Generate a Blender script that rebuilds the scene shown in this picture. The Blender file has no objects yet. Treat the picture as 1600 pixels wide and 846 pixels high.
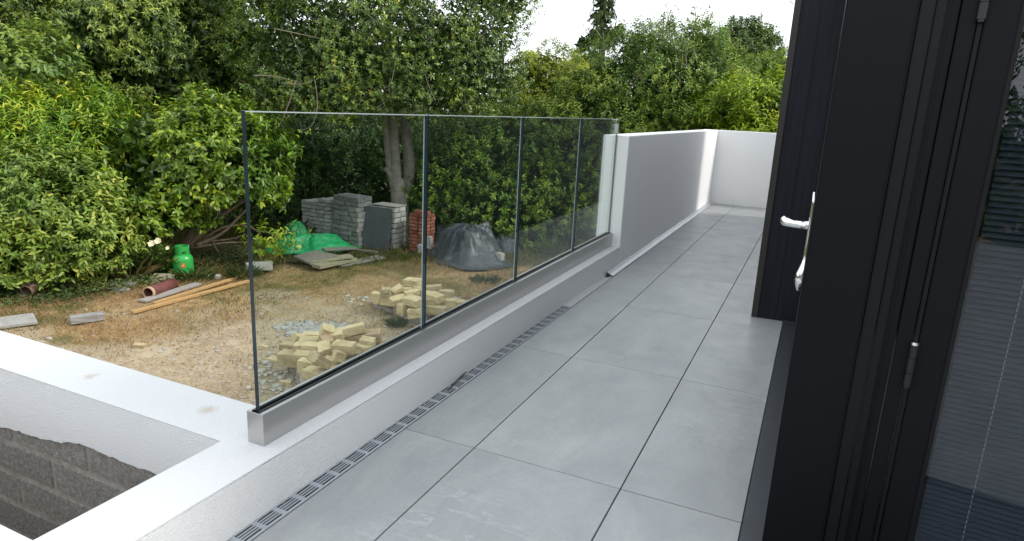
import bpy, bmesh, math, random
import numpy as np
from mathutils import Vector, Matrix, Euler
rnd = random.Random(7)
rng = np.random.default_rng(11)
S = bpy.context.scene
COL = S.collection
R_ = math.radians

# ------------------------------------------------------------------ camera
CR = np.array([[0.907198, 0.418116, 0.046587], [-0.140866, 0.197551, 0.970119], [-0.396419, 0.886652, -0.238116]])
CAM = np.array([0.0, 0.0, 1.35])
FPX = 1031.67
cd = bpy.data.cameras.new('camera'); cam = bpy.data.objects.new('camera', cd); COL.objects.link(cam)
cd.sensor_width = 36; cd.lens = 36 * FPX / 1600; cd.clip_start = 0.05; cd.clip_end = 600
M = Matrix.Identity(4)
for i in range(3):
    M[i][0] = CR[0][i]; M[i][1] = CR[1][i]; M[i][2] = -CR[2][i]; M[i][3] = CAM[i]
cam.matrix_world = M
S.camera = cam

# ------------------------------------------------------------------ sky, sun, exposure
SUN_EL, SUN_AZ = 38, 76            # azimuth clockwise from +Y
W = bpy.data.worlds.new('World'); S.world = W; W.use_nodes = True
nt = W.node_tree; nt.nodes.clear()
wo = nt.nodes.new('ShaderNodeOutputWorld'); bg = nt.nodes.new('ShaderNodeBackground')
sky = nt.nodes.new('ShaderNodeTexSky'); sky.sky_type = 'NISHITA'; sky.sun_disc = False
sky.sun_elevation = R_(SUN_EL); sky.sun_rotation = R_(SUN_AZ); sky.air_density = 1.0; sky.dust_density = 2.0
tc = nt.nodes.new('ShaderNodeTexCoord'); mp = nt.nodes.new('ShaderNodeMapping'); mp.inputs['Scale'].default_value = (1, 1, 2.2)
nz = nt.nodes.new('ShaderNodeTexNoise'); nz.inputs['Scale'].default_value = 2.0; nz.inputs['Detail'].default_value = 6
rp = nt.nodes.new('ShaderNodeValToRGB'); rp.color_ramp.elements[0].position = .36; rp.color_ramp.elements[0].color = (.62, .62, .62, 1)
rp.color_ramp.elements[1].position = .6; rp.color_ramp.elements[1].color = (1, 1, 1, 1)
mx = nt.nodes.new('ShaderNodeMix'); mx.data_type = 'RGBA'
mx.inputs['B'].default_value = (9.0, 9.35, 9.75, 1)
nt.links.new(tc.outputs['Generated'], mp.inputs['Vector']); nt.links.new(mp.outputs['Vector'], nz.inputs['Vector'])
nt.links.new(nz.outputs['Fac'], rp.inputs['Fac']); nt.links.new(rp.outputs['Color'], mx.inputs['Factor'])
nt.links.new(sky.outputs['Color'], mx.inputs['A']); nt.links.new(mx.outputs['Result'], bg.inputs['Color'])
bg.inputs['Strength'].default_value = 0.11
nt.links.new(bg.outputs['Background'], wo.inputs['Surface'])
sd = bpy.data.lights.new('sun', 'SUN'); sun = bpy.data.objects.new('sun', sd); COL.objects.link(sun)
sd.energy = 1.3; sd.angle = R_(11); sd.color = (1, .96, .89)
sdir = Vector((math.sin(R_(SUN_AZ)) * math.cos(R_(SUN_EL)), math.cos(R_(SUN_AZ)) * math.cos(R_(SUN_EL)), math.sin(R_(SUN_EL))))
sun.rotation_euler = sdir.to_track_quat('Z', 'Y').to_euler(); sun.location = (6, 6, 12)
S.view_settings.view_transform = 'Standard'; S.view_settings.look = 'None'
S.view_settings.exposure = 0.84; S.view_settings.gamma = 1
S.cycles.transparent_max_bounces = 24; S.cycles.max_bounces = 8; S.cycles.glossy_bounces = 4

# ------------------------------------------------------------------ helpers
GZ = -1.6                                   # garden level, the terrace floor is z = 0
def ray(u, v): return CR.T @ np.array([(u - 800) / FPX, -(v - 423) / FPX, 1.0])
def gp(u, v, z=GZ):                          # point of the horizontal plane z seen in direction (u, v)
    d = ray(u, v); return CAM + d * (z - CAM[2]) / d[2]
def sp(u, v, dist):                          # point at a horizontal distance
    d = ray(u, v); return CAM + d * dist / math.hypot(d[0], d[1])
def yp(u, v, y):
    d = ray(u, v); return CAM + d * y / d[1]

def tag(o, label=None, cat=None, group=None, kind=None):
    if label: o['label'] = label
    if cat: o['category'] = cat
    if group: o['group'] = group
    if kind: o['kind'] = kind
    return o
def empty(name, loc, label, cat, group=None, rz=0):
    o = bpy.data.objects.new(name, None); COL.objects.link(o); o.location = loc; o.rotation_euler = (0, 0, rz)
    o.empty_display_size = .1
    return tag(o, label, cat, group)
def link(name, me, parent=None, loc=None, rot=None, world=False):
    o = bpy.data.objects.new(name, me); COL.objects.link(o)
    if loc is not None: o.location = loc
    if rot is not None: o.rotation_euler = rot
    if parent is not None:
        o.parent = parent
        if world: o.matrix_parent_inverse = (Matrix.Translation(parent.location) @ parent.rotation_euler.to_matrix().to_4x4()).inverted()
    return o
def mesh(name, verts, faces, mat, smooth=False):
    me = bpy.data.meshes.new(name); me.from_pydata([tuple(map(float, v)) for v in verts], [], faces)
    me.materials.append(mat)
    if smooth: me.polygons.foreach_set('use_smooth', [True] * len(me.polygons))
    me.update(); return me
class MB:
    def __init__(s): s.v = []; s.f = []
    def add(s, v, f):
        n = len(s.v); s.v += [tuple(map(float, x)) for x in v]; s.f += [tuple(i + n for i in q) for q in f]; return s
    def box(s, x0, x1, y0, y1, z0, z1, m=None):
        v = [(x0, y0, z0), (x1, y0, z0), (x1, y1, z0), (x0, y1, z0), (x0, y0, z1), (x1, y0, z1), (x1, y1, z1), (x0, y1, z1)]
        if m is not None: v = [tuple(m @ Vector(p)) for p in v]
        return s.add(v, [(0, 3, 2, 1), (4, 5, 6, 7), (0, 1, 5, 4), (1, 2, 6, 5), (2, 3, 7, 6), (3, 0, 4, 7)])
    def tube(s, pts, rad, n=8, cap=True):
        pts = [Vector(p) for p in pts]; m = len(pts)
        if not hasattr(rad, '__len__'): rad = [rad] * m
        ring = []; ref = Vector((0.13, .21, 1)).normalized()
        for i, p in enumerate(pts):
            t = (pts[min(i + 1, m - 1)] - pts[max(i - 1, 0)]).normalized()
            if abs(t.dot(ref)) > .95: ref = Vector((1, .2, .1)).normalized()
            a = t.cross(ref).normalized(); b = t.cross(a)
            ring.append([p + (a * math.cos(2 * math.pi * k / n) + b * math.sin(2 * math.pi * k / n)) * rad[i] for k in range(n)])
        v = [q for r in ring for q in r]; f = []
        for i in range(m - 1):
            for k in range(n):
                f.append((i * n + k, i * n + (k + 1) % n, (i + 1) * n + (k + 1) % n, (i + 1) * n + k))
        if cap: f += [tuple(range(n))[::-1], tuple(range((m - 1) * n, m * n))]
        return s.add(v, f)
    def lathe(s, prof, n=28, c=(0, 0, 0)):
        v = []; f = []
        for r, z in prof:
            for k in range(n): v.append((c[0] + r * math.cos(2 * math.pi * k / n), c[1] + r * math.sin(2 * math.pi * k / n), c[2] + z))
        for i in range(len(prof) - 1):
            for k in range(n): f.append((i * n + k, i * n + (k + 1) % n, (i + 1) * n + (k + 1) % n, (i + 1) * n + k))
        return s.add(v, f)
    def build(s, name, mat, parent=None, smooth=False, bevel=0, world=False, loc=None, rot=None, seg=2):
        me = mesh(name, s.v, s.f, mat, smooth)
        if bevel:
            bm = bmesh.new(); bm.from_mesh(me)
            bmesh.ops.bevel(bm, geom=bm.edges[:], offset=bevel, segments=seg, affect='EDGES', clamp_overlap=True)
            bm.to_mesh(me); bm.free()
        return link(name, me, parent, loc, rot, world)

# ------------------------------------------------------------------ materials
class N:
    def __init__(s, name):
        s.m = bpy.data.materials.new(name); s.m.use_nodes = True; s.t = s.m.node_tree
        s.b = s.t.nodes['Principled BSDF']; s.o = s.t.nodes['Material Output']
    def n(s, typ, **k):
        x = s.t.nodes.new(typ)
        for a, b in k.items():
            if a in x.inputs: x.inputs[a].default_value = b
            else: setattr(x, a, b)
        return x
    def l(s, a, b): s.t.links.new(a, b)
    def pos(s, scale=(1, 1, 1), obj=False):
        if obj: src = s.n('ShaderNodeTexCoord').outputs['Object']
        else: src = s.n('ShaderNodeNewGeometry').outputs['Position']
        mp = s.n('ShaderNodeMapping'); mp.inputs['Scale'].default_value = scale
        s.l(src, mp.inputs['Vector']); return mp
    def noise(s, scale, detail=4, rough=.55, vec=None, dist=0, four=None):
        x = s.n('ShaderNodeTexNoise'); x.inputs['Scale'].default_value = scale; x.inputs['Detail'].default_value = detail
        x.inputs['Roughness'].default_value = rough; x.inputs['Distortion'].default_value = dist
        if four is not None:
            x.noise_dimensions = '4D'; s.l(four, x.inputs['W'])
        s.l((vec or s.pos()).outputs[0], x.inputs['Vector']); return x.outputs['Fac']
    def ramp(s, fac, stops):
        r = s.n('ShaderNodeValToRGB'); e = r.color_ramp.elements
        while len(e) < len(stops): e.new(.5)
        for i, (p, c) in enumerate(stops):
            e[i].position = p; e[i].color = (c, c, c, 1) if not hasattr(c, '__len__') else (*c, 1)
        s.l(fac, r.inputs['Fac']); return r.outputs['Color']
    def mix(s, f, a, b, mode='MIX'):
        x = s.n('ShaderNodeMix'); x.data_type = 'RGBA'; x.blend_type = mode
        for i, q in (('Factor', f), ('A', a), ('B', b)):
            if hasattr(q, 'is_linked'): s.l(q, x.inputs[i])
            elif hasattr(q, '__len__'): x.inputs[i].default_value = (*q, 1)
            else: x.inputs[i].default_value = q
        return x.outputs['Result']
    def math(s, op, a, b):
        x = s.n('ShaderNodeMath'); x.operation = op
        for i, q in enumerate((a, b)):
            if hasattr(q, 'is_linked'): s.l(q, x.inputs[i])
            else: x.inputs[i].default_value = q
        return x.outputs[0]
    def bump(s, h, strength=.3, dist=.01):
        x = s.n('ShaderNodeBump'); x.inputs['Strength'].default_value = strength; x.inputs['Distance'].default_value = dist
        s.l(h, x.inputs['Height']); s.l(x.outputs[0], s.b.inputs['Normal']); return x
    def set(s, col=None, rough=None, metal=None, spec=None):
        for k, q in (('Base Color', col), ('Roughness', rough), ('Metallic', metal), ('Specular IOR Level', spec)):
            if q is None: continue
            if hasattr(q, 'is_linked'): s.l(q, s.b.inputs[k])
            elif hasattr(q, '__len__'): s.b.inputs[k].default_value = (*q, 1)
            else: s.b.inputs[k].default_value = q
        return s.m
def flatmat(name, col, rough=.6, metal=0, spec=.5, var=.12, vscale=9):
    k = N(name); n = k.noise(vscale, 5)
    c = k.mix(n, tuple(x * (1 - var) for x in col), tuple(min(1, x * (1 + var)) for x in col))
    return k.set(c, rough, metal, spec)
def render_mat(name, col, bump, scale, dirt=True, stains=()):
    k = N(name)
    n1 = k.noise(scale, 3, .6); n2 = k.noise(scale * 2.7, 2, .5); h = k.math('ADD', n1, k.math('MULTIPLY', n2, .5))
    k.bump(h, bump, .012)
    big = k.noise(1.7, 5); c = k.mix(big, tuple(x * .94 for x in col), col)
    if dirt:
        sp_ = k.ramp(k.noise(6.0, 8, .75), [(.0, 0), (.69, 0), (.78, .22)]); c = k.mix(sp_, c, (.36, .33, .29))
    g_ = k.n('ShaderNodeNewGeometry')
    for (sx, sy), sr in stains:
        vm = k.n('ShaderNodeVectorMath'); vm.operation = 'DISTANCE'; vm.inputs[1].default_value = (sx, sy, .186); k.l(g_.outputs['Position'], vm.inputs[0])
        nn_ = k.math('ADD', k.math('DIVIDE', vm.outputs['Value'], sr * 2.2), k.math('MULTIPLY', k.noise(45, 4, .7), 1.0))
        c = k.mix(k.ramp(nn_, [(.55, .6), (.95, 0)]), c, (.42, .33, .22))
    return k.set(c, .88, 0, .3)
M_render = render_mat('white_render', (.86, .86, .855), .7, 165)
M_cap = render_mat('white_render_cap', (.66, .67, .675), .5, 120, True, [((-1.97, 1.63), .045), ((-2.62, 1.62), .035)])
M_wall = render_mat('white_render_smooth', (.87, .875, .87), .25, 190, False)

def tile_mat():
    k = N('grey_porcelain'); oi = k.n('ShaderNodeObjectInfo'); w = k.math('MULTIPLY', oi.outputs['Random'], 40)
    v = k.pos((1.5, .8, 1))
    a = k.noise(2.2, 7, .62, v, .8, w)
    base = k.ramp(a, [(.28, (.25, .262, .268)), (.5, (.305, .317, .32)), (.75, (.375, .386, .388))])
    vv = k.pos((1.1, 3.2, 1)); ve = k.noise(1.9, 9, .66, vv, 1.6, w)
    vein = k.ramp(ve, [(.486, 0), (.5, .42), (.514, 0)])
    msk = k.ramp(k.noise(1.4, 3, .5, None, 0, w), [(.52, 0), (.66, 1)])
    c = k.mix(k.math('MULTIPLY', vein, msk), base, (.56, .57, .57))
    dv = k.ramp(k.noise(3.1, 8, .7, k.pos((1.6, .9, 1)), 1.2, w), [(.49, 0), (.5, .5), (.51, 0)])
    c = k.mix(k.math('MULTIPLY', dv, .35), c, (.16, .17, .18))
    st = k.ramp(k.noise(3.4, 9, .8), [(.62, 0), (.74, .4)]); c = k.mix(st, c, (.30, .285, .25))
    sc = k.ramp(k.noise(60, 4, .7, k.pos((.6, 2.5, 1))), [(.3, .93), (.7, 1.05)]); c = k.mix(1, c, sc, 'MULTIPLY')
    r = k.ramp(k.noise(5, 5), [(.3, .36), (.7, .5)])
    k.bump(k.noise(90, 4, .6), .08, .003)
    return k.set(c, r, 0, .5)
M_tile = tile_mat()
M_grout = flatmat('dark_grout', (.07, .075, .08), .9)
M_alu = None
def alu(name, col, rough, sy):
    k = N(name); v = k.pos((60, sy, 60)); n = k.noise(6, 4, .6, v)
    k.l(k.ramp(n, [(.3, rough * .85), (.7, rough * 1.15)]), k.b.inputs['Roughness'])
    c = k.mix(n, tuple(x * .93 for x in col), col); k.set(c, None, .92)
    return k.m
M_alu = alu('brushed_aluminium', (.55, .54, .53), .34, 2)
M_drain = flatmat('grate_plastic_grey', (.36, .39, .42), .45, .1)
M_slot = flatmat('slot_dark', (.012, .014, .017), .9)
M_cover = alu('drain_cover_strip_silver', (.72, .74, .76), .42, 3)
M_gasket = flatmat('black_rubber', (.012, .014, .018), .5)
M_black = flatmat('black_frame_paint', (.0035, .004, .0055), .45, 0, .16, .15, 4)
M_black2 = flatmat('black_frame_inner', (.005, .0055, .007), .4, 0, .22, .15, 4)
M_trim = flatmat('brown_black_trim', (.03, .026, .025), .42, 0, .4)
def wood_black():
    k = N('black_grained_board'); v = k.pos((14, 14, .5)); n = k.noise(5, 7, .6, v)
    c = k.ramp(n, [(.3, (.006, .007, .012)), (.7, (.016, .018, .027))])
    k.bump(n, .25, .003); return k.set(c, .5, 0, .22)
M_board = wood_black()
M_sill = flatmat('anthracite_sill', (.055, .061, .071), .38, .3, .5, .2, 14)
M_chrome = flatmat('polished_chrome', (.82, .83, .84), .07, 1, .5, .02)
M_steel = flatmat('dark_steel', (.03, .03, .032), .3, .7)
M_slat = flatmat('blind_slat_grey', (.042, .048, .057), .45, .2, .4, .1)
M_cord = flatmat('white_cord', (.36, .36, .36), .8)
M_inner = flatmat('room_plaster', (.20, .19, .18), .9)
M_clad = flatmat('black_cladding', (.02, .021, .024), .6)
def glass(name, tint, edge=False, ior=1.5):
    k = N(name); nt = k.t; nt.nodes.remove(k.b)
    tr = k.n('ShaderNodeBsdfTransparent'); tr.inputs['Color'].default_value = (*tint, 1)
    gl = k.n('ShaderNodeBsdfGlossy'); gl.inputs['Roughness'].default_value = 0.0; gl.inputs['Color'].default_value = (1, 1, 1, 1)
    lw = k.n('ShaderNodeLayerWeight'); lw.inputs['Blend'].default_value = .5; f0 = ((ior - 1) / (ior + 1)) ** 2
    p5 = k.math('POWER', lw.outputs['Facing'], 5.0); fr = k.n('ShaderNodeMath'); fr.operation = 'MULTIPLY_ADD'; k.l(p5, fr.inputs[0]); fr.inputs[1].default_value = 1 - f0; fr.inputs[2].default_value = f0
    ms = k.n('ShaderNodeMixShader')
    k.l(fr.outputs[0], ms.inputs[0]); k.l(tr.outputs[0], ms.inputs[1]); k.l(gl.outputs[0], ms.inputs[2]); k.l(ms.outputs[0], k.o.inputs['Surface'])
    return k.m
M_glass = glass('clear_glass', (.90, .945, .925))
M_winglass = glass('window_glass', (.72, .76, .80), ior=1.5)
def edge_mat():
    k = N('glass_edge_teal'); n = k.noise(3, 3, .5, k.pos((1, 1, .6)))
    return k.set(k.ramp(n, [(.35, (.008, .018, .026)), (.7, (.03, .055, .07))]), .2, 0, .45)
M_gedge = edge_mat()
M_darkstick = flatmat('dark_stick', (.05, .038, .03), .8)
M_glint = flatmat('glass_edge_glint', (.40, .46, .455), .3, 0, .5)  # pale colour paints in the bright line of light on the glass edges

def stone_mat(name, c0, c1, c2, rough=.9, bump=.5, scale=9, bs=60):
    k = N(name); oi = k.n('ShaderNodeObjectInfo'); v = k.pos(obj=True)
    w = k.math('MULTIPLY', oi.outputs['Random'], 30)
    n = k.noise(scale, 6, .65, v, .3, w)
    c = k.ramp(n, [(.28, c0), (.52, c1), (.78, c2)])
    t = k.ramp(oi.outputs['Random'], [(0, .66), (.5, .95), (1, 1.0)]); c = k.mix(1, c, t, 'MULTIPLY')
    k.bump(k.noise(bs, 5, .65, v), bump, .008)
    return k.set(c, rough, 0, .25)
M_yellow = stone_mat('cream_stone', (.42, .31, .16), (.62, .50, .29), (.72, .62, .40), .9, .8, 7)
M_pink = stone_mat('pinkish_stone', (.36, .22, .13), (.52, .38, .24), (.63, .52, .34), .9, .6, 7)
M_greyblk = stone_mat('grey_paver', (.33, .32, .30), (.50, .49, .46), (.62, .61, .57), .93, .5, 9)
M_darkblk = stone_mat('dark_rough_block', (.16, .155, .15), (.29, .285, .275), (.48, .47, .45), .95, .9, 6)
M_red = stone_mat('red_brick', (.20, .065, .04), (.36, .13, .085), (.52, .30, .22), .92, .6, 10)
M_paleblk = stone_mat('pale_concrete', (.30, .29, .265), (.42, .41, .38), (.50, .49, .46), .92, .4, 8)
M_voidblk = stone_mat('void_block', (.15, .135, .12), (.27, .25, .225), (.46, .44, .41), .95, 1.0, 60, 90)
M_mortar = stone_mat('mortar', (.22, .20, .175), (.35, .32, .285), (.48, .45, .40), .95, .8, 14)
M_chip = stone_mat('pale_rubble', (.36, .32, .25), (.50, .46, .38), (.66, .63, .56), .9, .4, 20)
M_whitechip = stone_mat('white_rubble', (.40, .385, .35), (.54, .53, .485), (.68, .665, .62), .9, .4, 20)
def wood(name, c0, c1, rough=.85):
    k = N(name); v = k.pos((3, 24, 24), obj=True); n = k.noise(3, 6, .65, v, .4)
    k.bump(n, .5, .006); return k.set(k.ramp(n, [(.3, c0), (.7, c1)]), rough, 0, .25)
M_oldwood = wood('weathered_wood', (.13, .12, .10), (.30, .275, .235))
M_mosswood = wood('lichened_wood', (.20, .18, .11), (.38, .35, .24))
M_newwood = wood('fresh_batten', (.36, .22, .09), (.52, .34, .15))
M_greywood = wood('grey_plank', (.25, .235, .21), (.40, .38, .34))
M_pallet = wood('pallet_wood', (.30, .265, .22), (.52, .47, .40))
M_slate = stone_mat('slate_board', (.085, .095, .105), (.11, .12, .13), (.15, .16, .17), .6, .15, 5)
def plastic(name, c0, c1, dust_sheen, rough):
    k = N(name); v = k.pos((1, 1, 2.2)); n = k.noise(7, 7, .7, v, 1.5)
    c = k.ramp(n, [(.35, c0), (.6, c1), (.72, dust_sheen)]); k.bump(k.noise(9, 5, .6, k.pos((1.6, 1.6, .5)), 1.6), .45, .03)  # last stop: dust streaks plus sheen painted into the colour
    return k.set(c, rough, 0, .5)
M_blackpl = plastic('black_sheeting', (.03, .035, .042), (.07, .08, .09), (.15, .16, .17), .34)
M_greentarp = plastic('green_tarp', (.008, .22, .07), (.012, .36, .12), (.03, .46, .17), .4)
M_bottle = flatmat('green_enamel', (.035, .36, .07), .3, 0, .5, .1)
M_sticker = flatmat('orange_sticker', (.62, .13, .03), .5)
M_sticker2 = flatmat('sticker_centre', (.62, .42, .20), .5)
M_terra = stone_mat('old_clay_pipe', (.13, .045, .04), (.21, .075, .065), (.32, .15, .12), .6, .3, 8)
M_terrain = stone_mat('pale_clay_rim', (.40, .28, .18), (.52, .38, .25), (.6, .47, .33), .8, .3, 8)
M_rust = stone_mat('rusty_tin', (.16, .10, .07), (.28, .20, .14), (.40, .31, .22), .85, .4, 12)
M_bark = stone_mat('grey_bark', (.15, .145, .12), (.27, .26, .22), (.37, .355, .30), .92, .9, 9, 26)
M_stem = stone_mat('brown_stem', (.13, .10, .07), (.22, .17, .12), (.32, .27, .20), .9, .4, 12)
M_twig = flatmat('pale_twig', (.20, .17, .12), .9)
M_cream = flatmat('cream_petal', (.82, .76, .50), .6)

def leaf_mat(name, stops, rough=.42, spec=.5, trans=.22):
    k = N(name); at = k.n('ShaderNodeAttribute', attribute_name='tint')
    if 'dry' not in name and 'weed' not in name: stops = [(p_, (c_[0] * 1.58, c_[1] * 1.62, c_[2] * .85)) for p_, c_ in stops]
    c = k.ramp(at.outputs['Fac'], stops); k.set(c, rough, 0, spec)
    tl = k.n('ShaderNodeBsdfTranslucent'); k.l(c, tl.inputs['Color'])
    ms = k.n('ShaderNodeMixShader'); ms.inputs[0].default_value = trans
    k.l(k.b.outputs[0], ms.inputs[1]); k.l(tl.outputs[0], ms.inputs[2]); k.l(ms.outputs[0], k.o.inputs['Surface'])
    return k.m
L_laurel = leaf_mat('laurel_leaf', [(0, (.03, .06, .012)), (.5, (.085, .145, .02)), (.85, (.17, .24, .025)), (1, (.29, .31, .04))], .33, .6)
L_shrub = leaf_mat('camellia_leaf', [(0, (.045, .085, .022)), (.5, (.105, .165, .04)), (.85, (.19, .24, .06)), (1, (.30, .30, .10))], .4, .5)
L_fern = leaf_mat('mahonia_leaf', [(0, (.05, .10, .02)), (.5, (.11, .20, .03)), (.8, (.22, .30, .03)), (1, (.38, .34, .05))], .45)
L_camtree = leaf_mat('bay_leaf', [(0, (.03, .055, .016)), (.5, (.075, .12, .03)), (.8, (.15, .20, .045)), (1, (.25, .28, .07))], .38, .6)
L_holly = leaf_mat('holly_leaf', [(0, (.03, .055, .018)), (.5, (.065, .11, .028)), (.85, (.12, .18, .035)), (1, (.26, .27, .04))], .36, .6)
L_elm = leaf_mat('elm_leaf', [(0, (.035, .07, .02)), (.5, (.075, .13, .03)), (.85, (.13, .19, .04)), (1, (.22, .25, .06))], .5)
L_lime = leaf_mat('lime_leaf', [(0, (.05, .09, .012)), (.5, (.11, .17, .018)), (.85, (.20, .27, .025)), (1, (.33, .36, .04))], .4, .5, .28)
L_yellow = leaf_mat('yellow_leaf', [(0, (.08, .11, .02)), (.5, (.18, .22, .03)), (.85, (.28, .33, .04)), (1, (.36, .36, .05))], .5)
L_conif = leaf_mat('conifer_needle', [(0, (.018, .035, .018)), (.6, (.045, .072, .03)), (1, (.09, .12, .045))], .6, .3, .1)
L_hedge = leaf_mat('hedge_leaf', [(0, (.028, .06, .02)), (.5, (.06, .115, .03)), (.85, (.11, .18, .035)), (1, (.20, .27, .04))], .42)
L_far = leaf_mat('far_leaf', [(0, (.04, .07, .03)), (.6, (.085, .125, .05)), (1, (.14, .18, .07))], .55)
L_weed = leaf_mat('weed_leaf', [(0, (.05, .085, .02)), (.5, (.11, .15, .035)), (.8, (.22, .21, .07)), (1, (.38, .27, .12))], .6)
L_dry = leaf_mat('dry_blade', [(0, (.12, .13, .03)), (.35, (.26, .21, .08)), (.7, (.36, .23, .10)), (1, (.46, .30, .15))], .8, .2)

# ------------------------------------------------------------------ terrace and its walls
Y1 = 11.164
fl = MB().box(-1.4405, 6.5, -6, Y1, -.30, -.022).box(-1.5065, -1.4408, 5.34, Y1, -.30, -.01).build('terrace_floor', M_grout); tag(fl, kind='structure')
ys = [2.18 + 1.18 * k for k in range(-7, 9)]; ys[-1] = Y1 - .004
xs = [-1.4405, -1.105, -.492, -.06, .733, 1.346, 1.959, 2.572]
for j in range(len(ys) - 1):
    for i in range(7 if ys[j] < 0 else 3):
        g = .0022
        x0, x1, y0, y1 = xs[i] + g, xs[i + 1] - g, ys[j] + g, min(ys[j + 1], Y1 - .002) - g
        if y1 <= y0: continue
        lift = rnd.uniform(-.0006, .0006)
        MB().box(x0, x1, y0, y1, -.02, lift).build('tile', M_tile, fl, bevel=.0016, seg=1)

kt = .186
kerb = empty('low_wall', (-1.62, 1.5, -1.6), 'long low white rendered kerb wall under the glass balustrade beside the drain', 'wall')
MB().box(-1.737, -1.507, -6, 5.72, -1.6, kt - .004).build('wall_body', M_render, kerb, world=True, bevel=.004)
MB().box(-1.7365, -1.5075, -6, 5.7195, kt - .0035, kt).build('wall_cap', M_cap, kerb, world=True)
hw = empty('parapet_wall', (-1.62, 8, -1.6), 'tall white rendered parapet wall running from the glass end to the far corner', 'wall')
MB().box(-1.737, -1.507, 5.72, Y1, -1.6, 1.165).build('wall_body', M_wall, hw, world=True, bevel=.005)
ew = empty('parapet_wall', (0, Y1 + .12, -1.6), 'white rendered end wall closing off the far end of the terrace', 'wall')
MB().box(-1.737, 3.5, Y1, Y1 + .237, -1.6, 1.168).build('wall_body', M_wall, ew, world=True, bevel=.005)

# outer wall of the unfinished well on the left: blocks below, wavy lower edge of render above
vw = empty('low_wall', (-4, 1.62, -1.6), 'white capped wall at left with bare concrete blocks below its render', 'wall')
MB().box(-9, -1.739, 1.508, 1.745, -1.6, kt - .004).build('wall_body', M_mortar, vw, world=True)
MB().box(-9, -1.7365, 1.4885, 1.7495, kt - .0035, kt).build('wall_cap', M_cap, vw, world=True)
MB().box(-9, -1.739, 1.7455, 1.749, -1.6, kt - .004).build('outer_render', M_render, vw, world=True)
low = [yp(*q, 1.49) for q in [(0, 668), (20, 672), (34, 676), (58, 683.8), (75, 688), (92.5, 692), (110, 692), (126.6, 693.5), (150, 703), (170, 713), (200, 725), (243, 741), (262, 750)]]
lx = [(-9, -.14), (-6, -.10), (-4.2, -.13), (-3.4, -.12)] + [(p[0], p[2]) for p in low] + [(-1.76, -.03), (-1.739, -.03)]
lx2 = []
for i in range(len(lx) - 1):
    for k in range(5):
        t = k / 5; lx2.append((lx[i][0] * (1 - t) + lx[i + 1][0] * t, lx[i][1] * (1 - t) + lx[i + 1][1] * t + rnd.uniform(-.004, .004)))
lx2.append(lx[-1]); v = []; f = []
for x, z in lx2: v += [(x, 1.490, z), (x, 1.490, kt - .004), (x, 1.5075, z - .003)]
for i in range(len(lx2) - 1):
    a = 3 * i; f += [(a, a + 3, a + 4, a + 1), (a, a + 2, a + 5, a + 3)]
link('render_coat', mesh('render_coat', v, f, M_render), vw, world=True)
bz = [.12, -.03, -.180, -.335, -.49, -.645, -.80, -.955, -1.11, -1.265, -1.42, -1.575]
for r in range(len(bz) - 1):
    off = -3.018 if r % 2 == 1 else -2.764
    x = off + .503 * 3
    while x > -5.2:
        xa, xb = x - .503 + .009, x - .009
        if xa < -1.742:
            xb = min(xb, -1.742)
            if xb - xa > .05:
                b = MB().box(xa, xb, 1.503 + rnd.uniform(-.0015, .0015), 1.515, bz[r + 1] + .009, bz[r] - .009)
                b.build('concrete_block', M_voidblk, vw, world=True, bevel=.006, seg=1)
        x -= .503
nw = empty('low_wall', (-4, .76, -1.6), 'near white capped wall just showing in the bottom left corner', 'wall')
MB().box(-9, -1.739, .640, .874, -1.6, kt - .004).build('wall_body', M_render, nw, world=True)
MB().box(-9, -1.7365, .639, .875, kt - .0035, kt).build('wall_cap', M_cap, nw, world=True)

# ------------------------------------------------------------------ linear drain
dr = empty('linear_drain', (-1.48, 1, 0), 'grey slotted drain channel running along the foot of the white kerb', 'drain')
MB().box(-1.5065, -1.441, -2, 5.33, -.12, -.10).box(-1.5065, -1.5055, -2, 5.33, -.0995, -.004).box(-1.4418, -1.441, -2, 5.33, -.0995, -.004).build('channel', M_slot, dr, world=True)
PIT = .0905
mb = MB(); w0, w1 = -1.506, -1.442
n_sl = 4; bx = np.linspace(w0 + .005, w1 - .010, n_sl + 1)
L0, L1 = 0.0, PIT
bar = .0052
mb.box(w0, w1, 0, .010, -.003, .0015); mb.box(w0, w1, PIT - .008, PIT - .0006, -.003, .0015)
mb.box(w0, w0 + .005, .010, PIT - .008, -.003, .0015); mb.box(w1 - .010, w1, .010, PIT - .008, -.003, .0015)
for i in range(1, n_sl): mb.box(bx[i] - bar / 2, bx[i] + bar / 2, .010, PIT - .008, -.003, .0012)
gm = mesh('grate', mb.v, mb.f, M_drain)
y = -.6
while y < 4.22:
    link('grate', gm, dr, (0, y, 0), world=True); y += PIT
MB().box(-1.506, -1.442, y, 5.33, -.011, .0015).build('blank_cover', M_cover, dr, world=True, bevel=.001, seg=1)
k = MB()
for i in range(60):
    yy = 1.3 + i * .05 + rnd.uniform(-.02, .02); s_ = rnd.uniform(.003, .008)
    k.box(-1.5 + .000, -1.5 + s_, yy, yy + s_ * 1.6, .0016, .0016 + s_ * .5)
for i in range(230):
    xx, yy = rnd.uniform(-1.44, -.08), rnd.uniform(1.0, 10.5) ** 1.0; s_ = rnd.uniform(.001, .0035); k.box(xx, xx + s_, yy, yy + s_ * rnd.uniform(.6, 2.2), .0007, .0007 + s_ * .6)
tag(k.build('mortar_crumbs', M_whitechip), 'crumbs of white render fallen along the drain and over the tiles', 'debris', kind='stuff')
tag(MB().tube([(-1.474, 2.60, .008), (-1.482, 2.68, .011), (-1.490, 2.76, .016), (-1.492, 2.82, .02)], [.003, .004, .004, .003], 6).build('stick', M_darkstick), 'short dark stick lying along the drain grate', 'stick')
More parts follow.
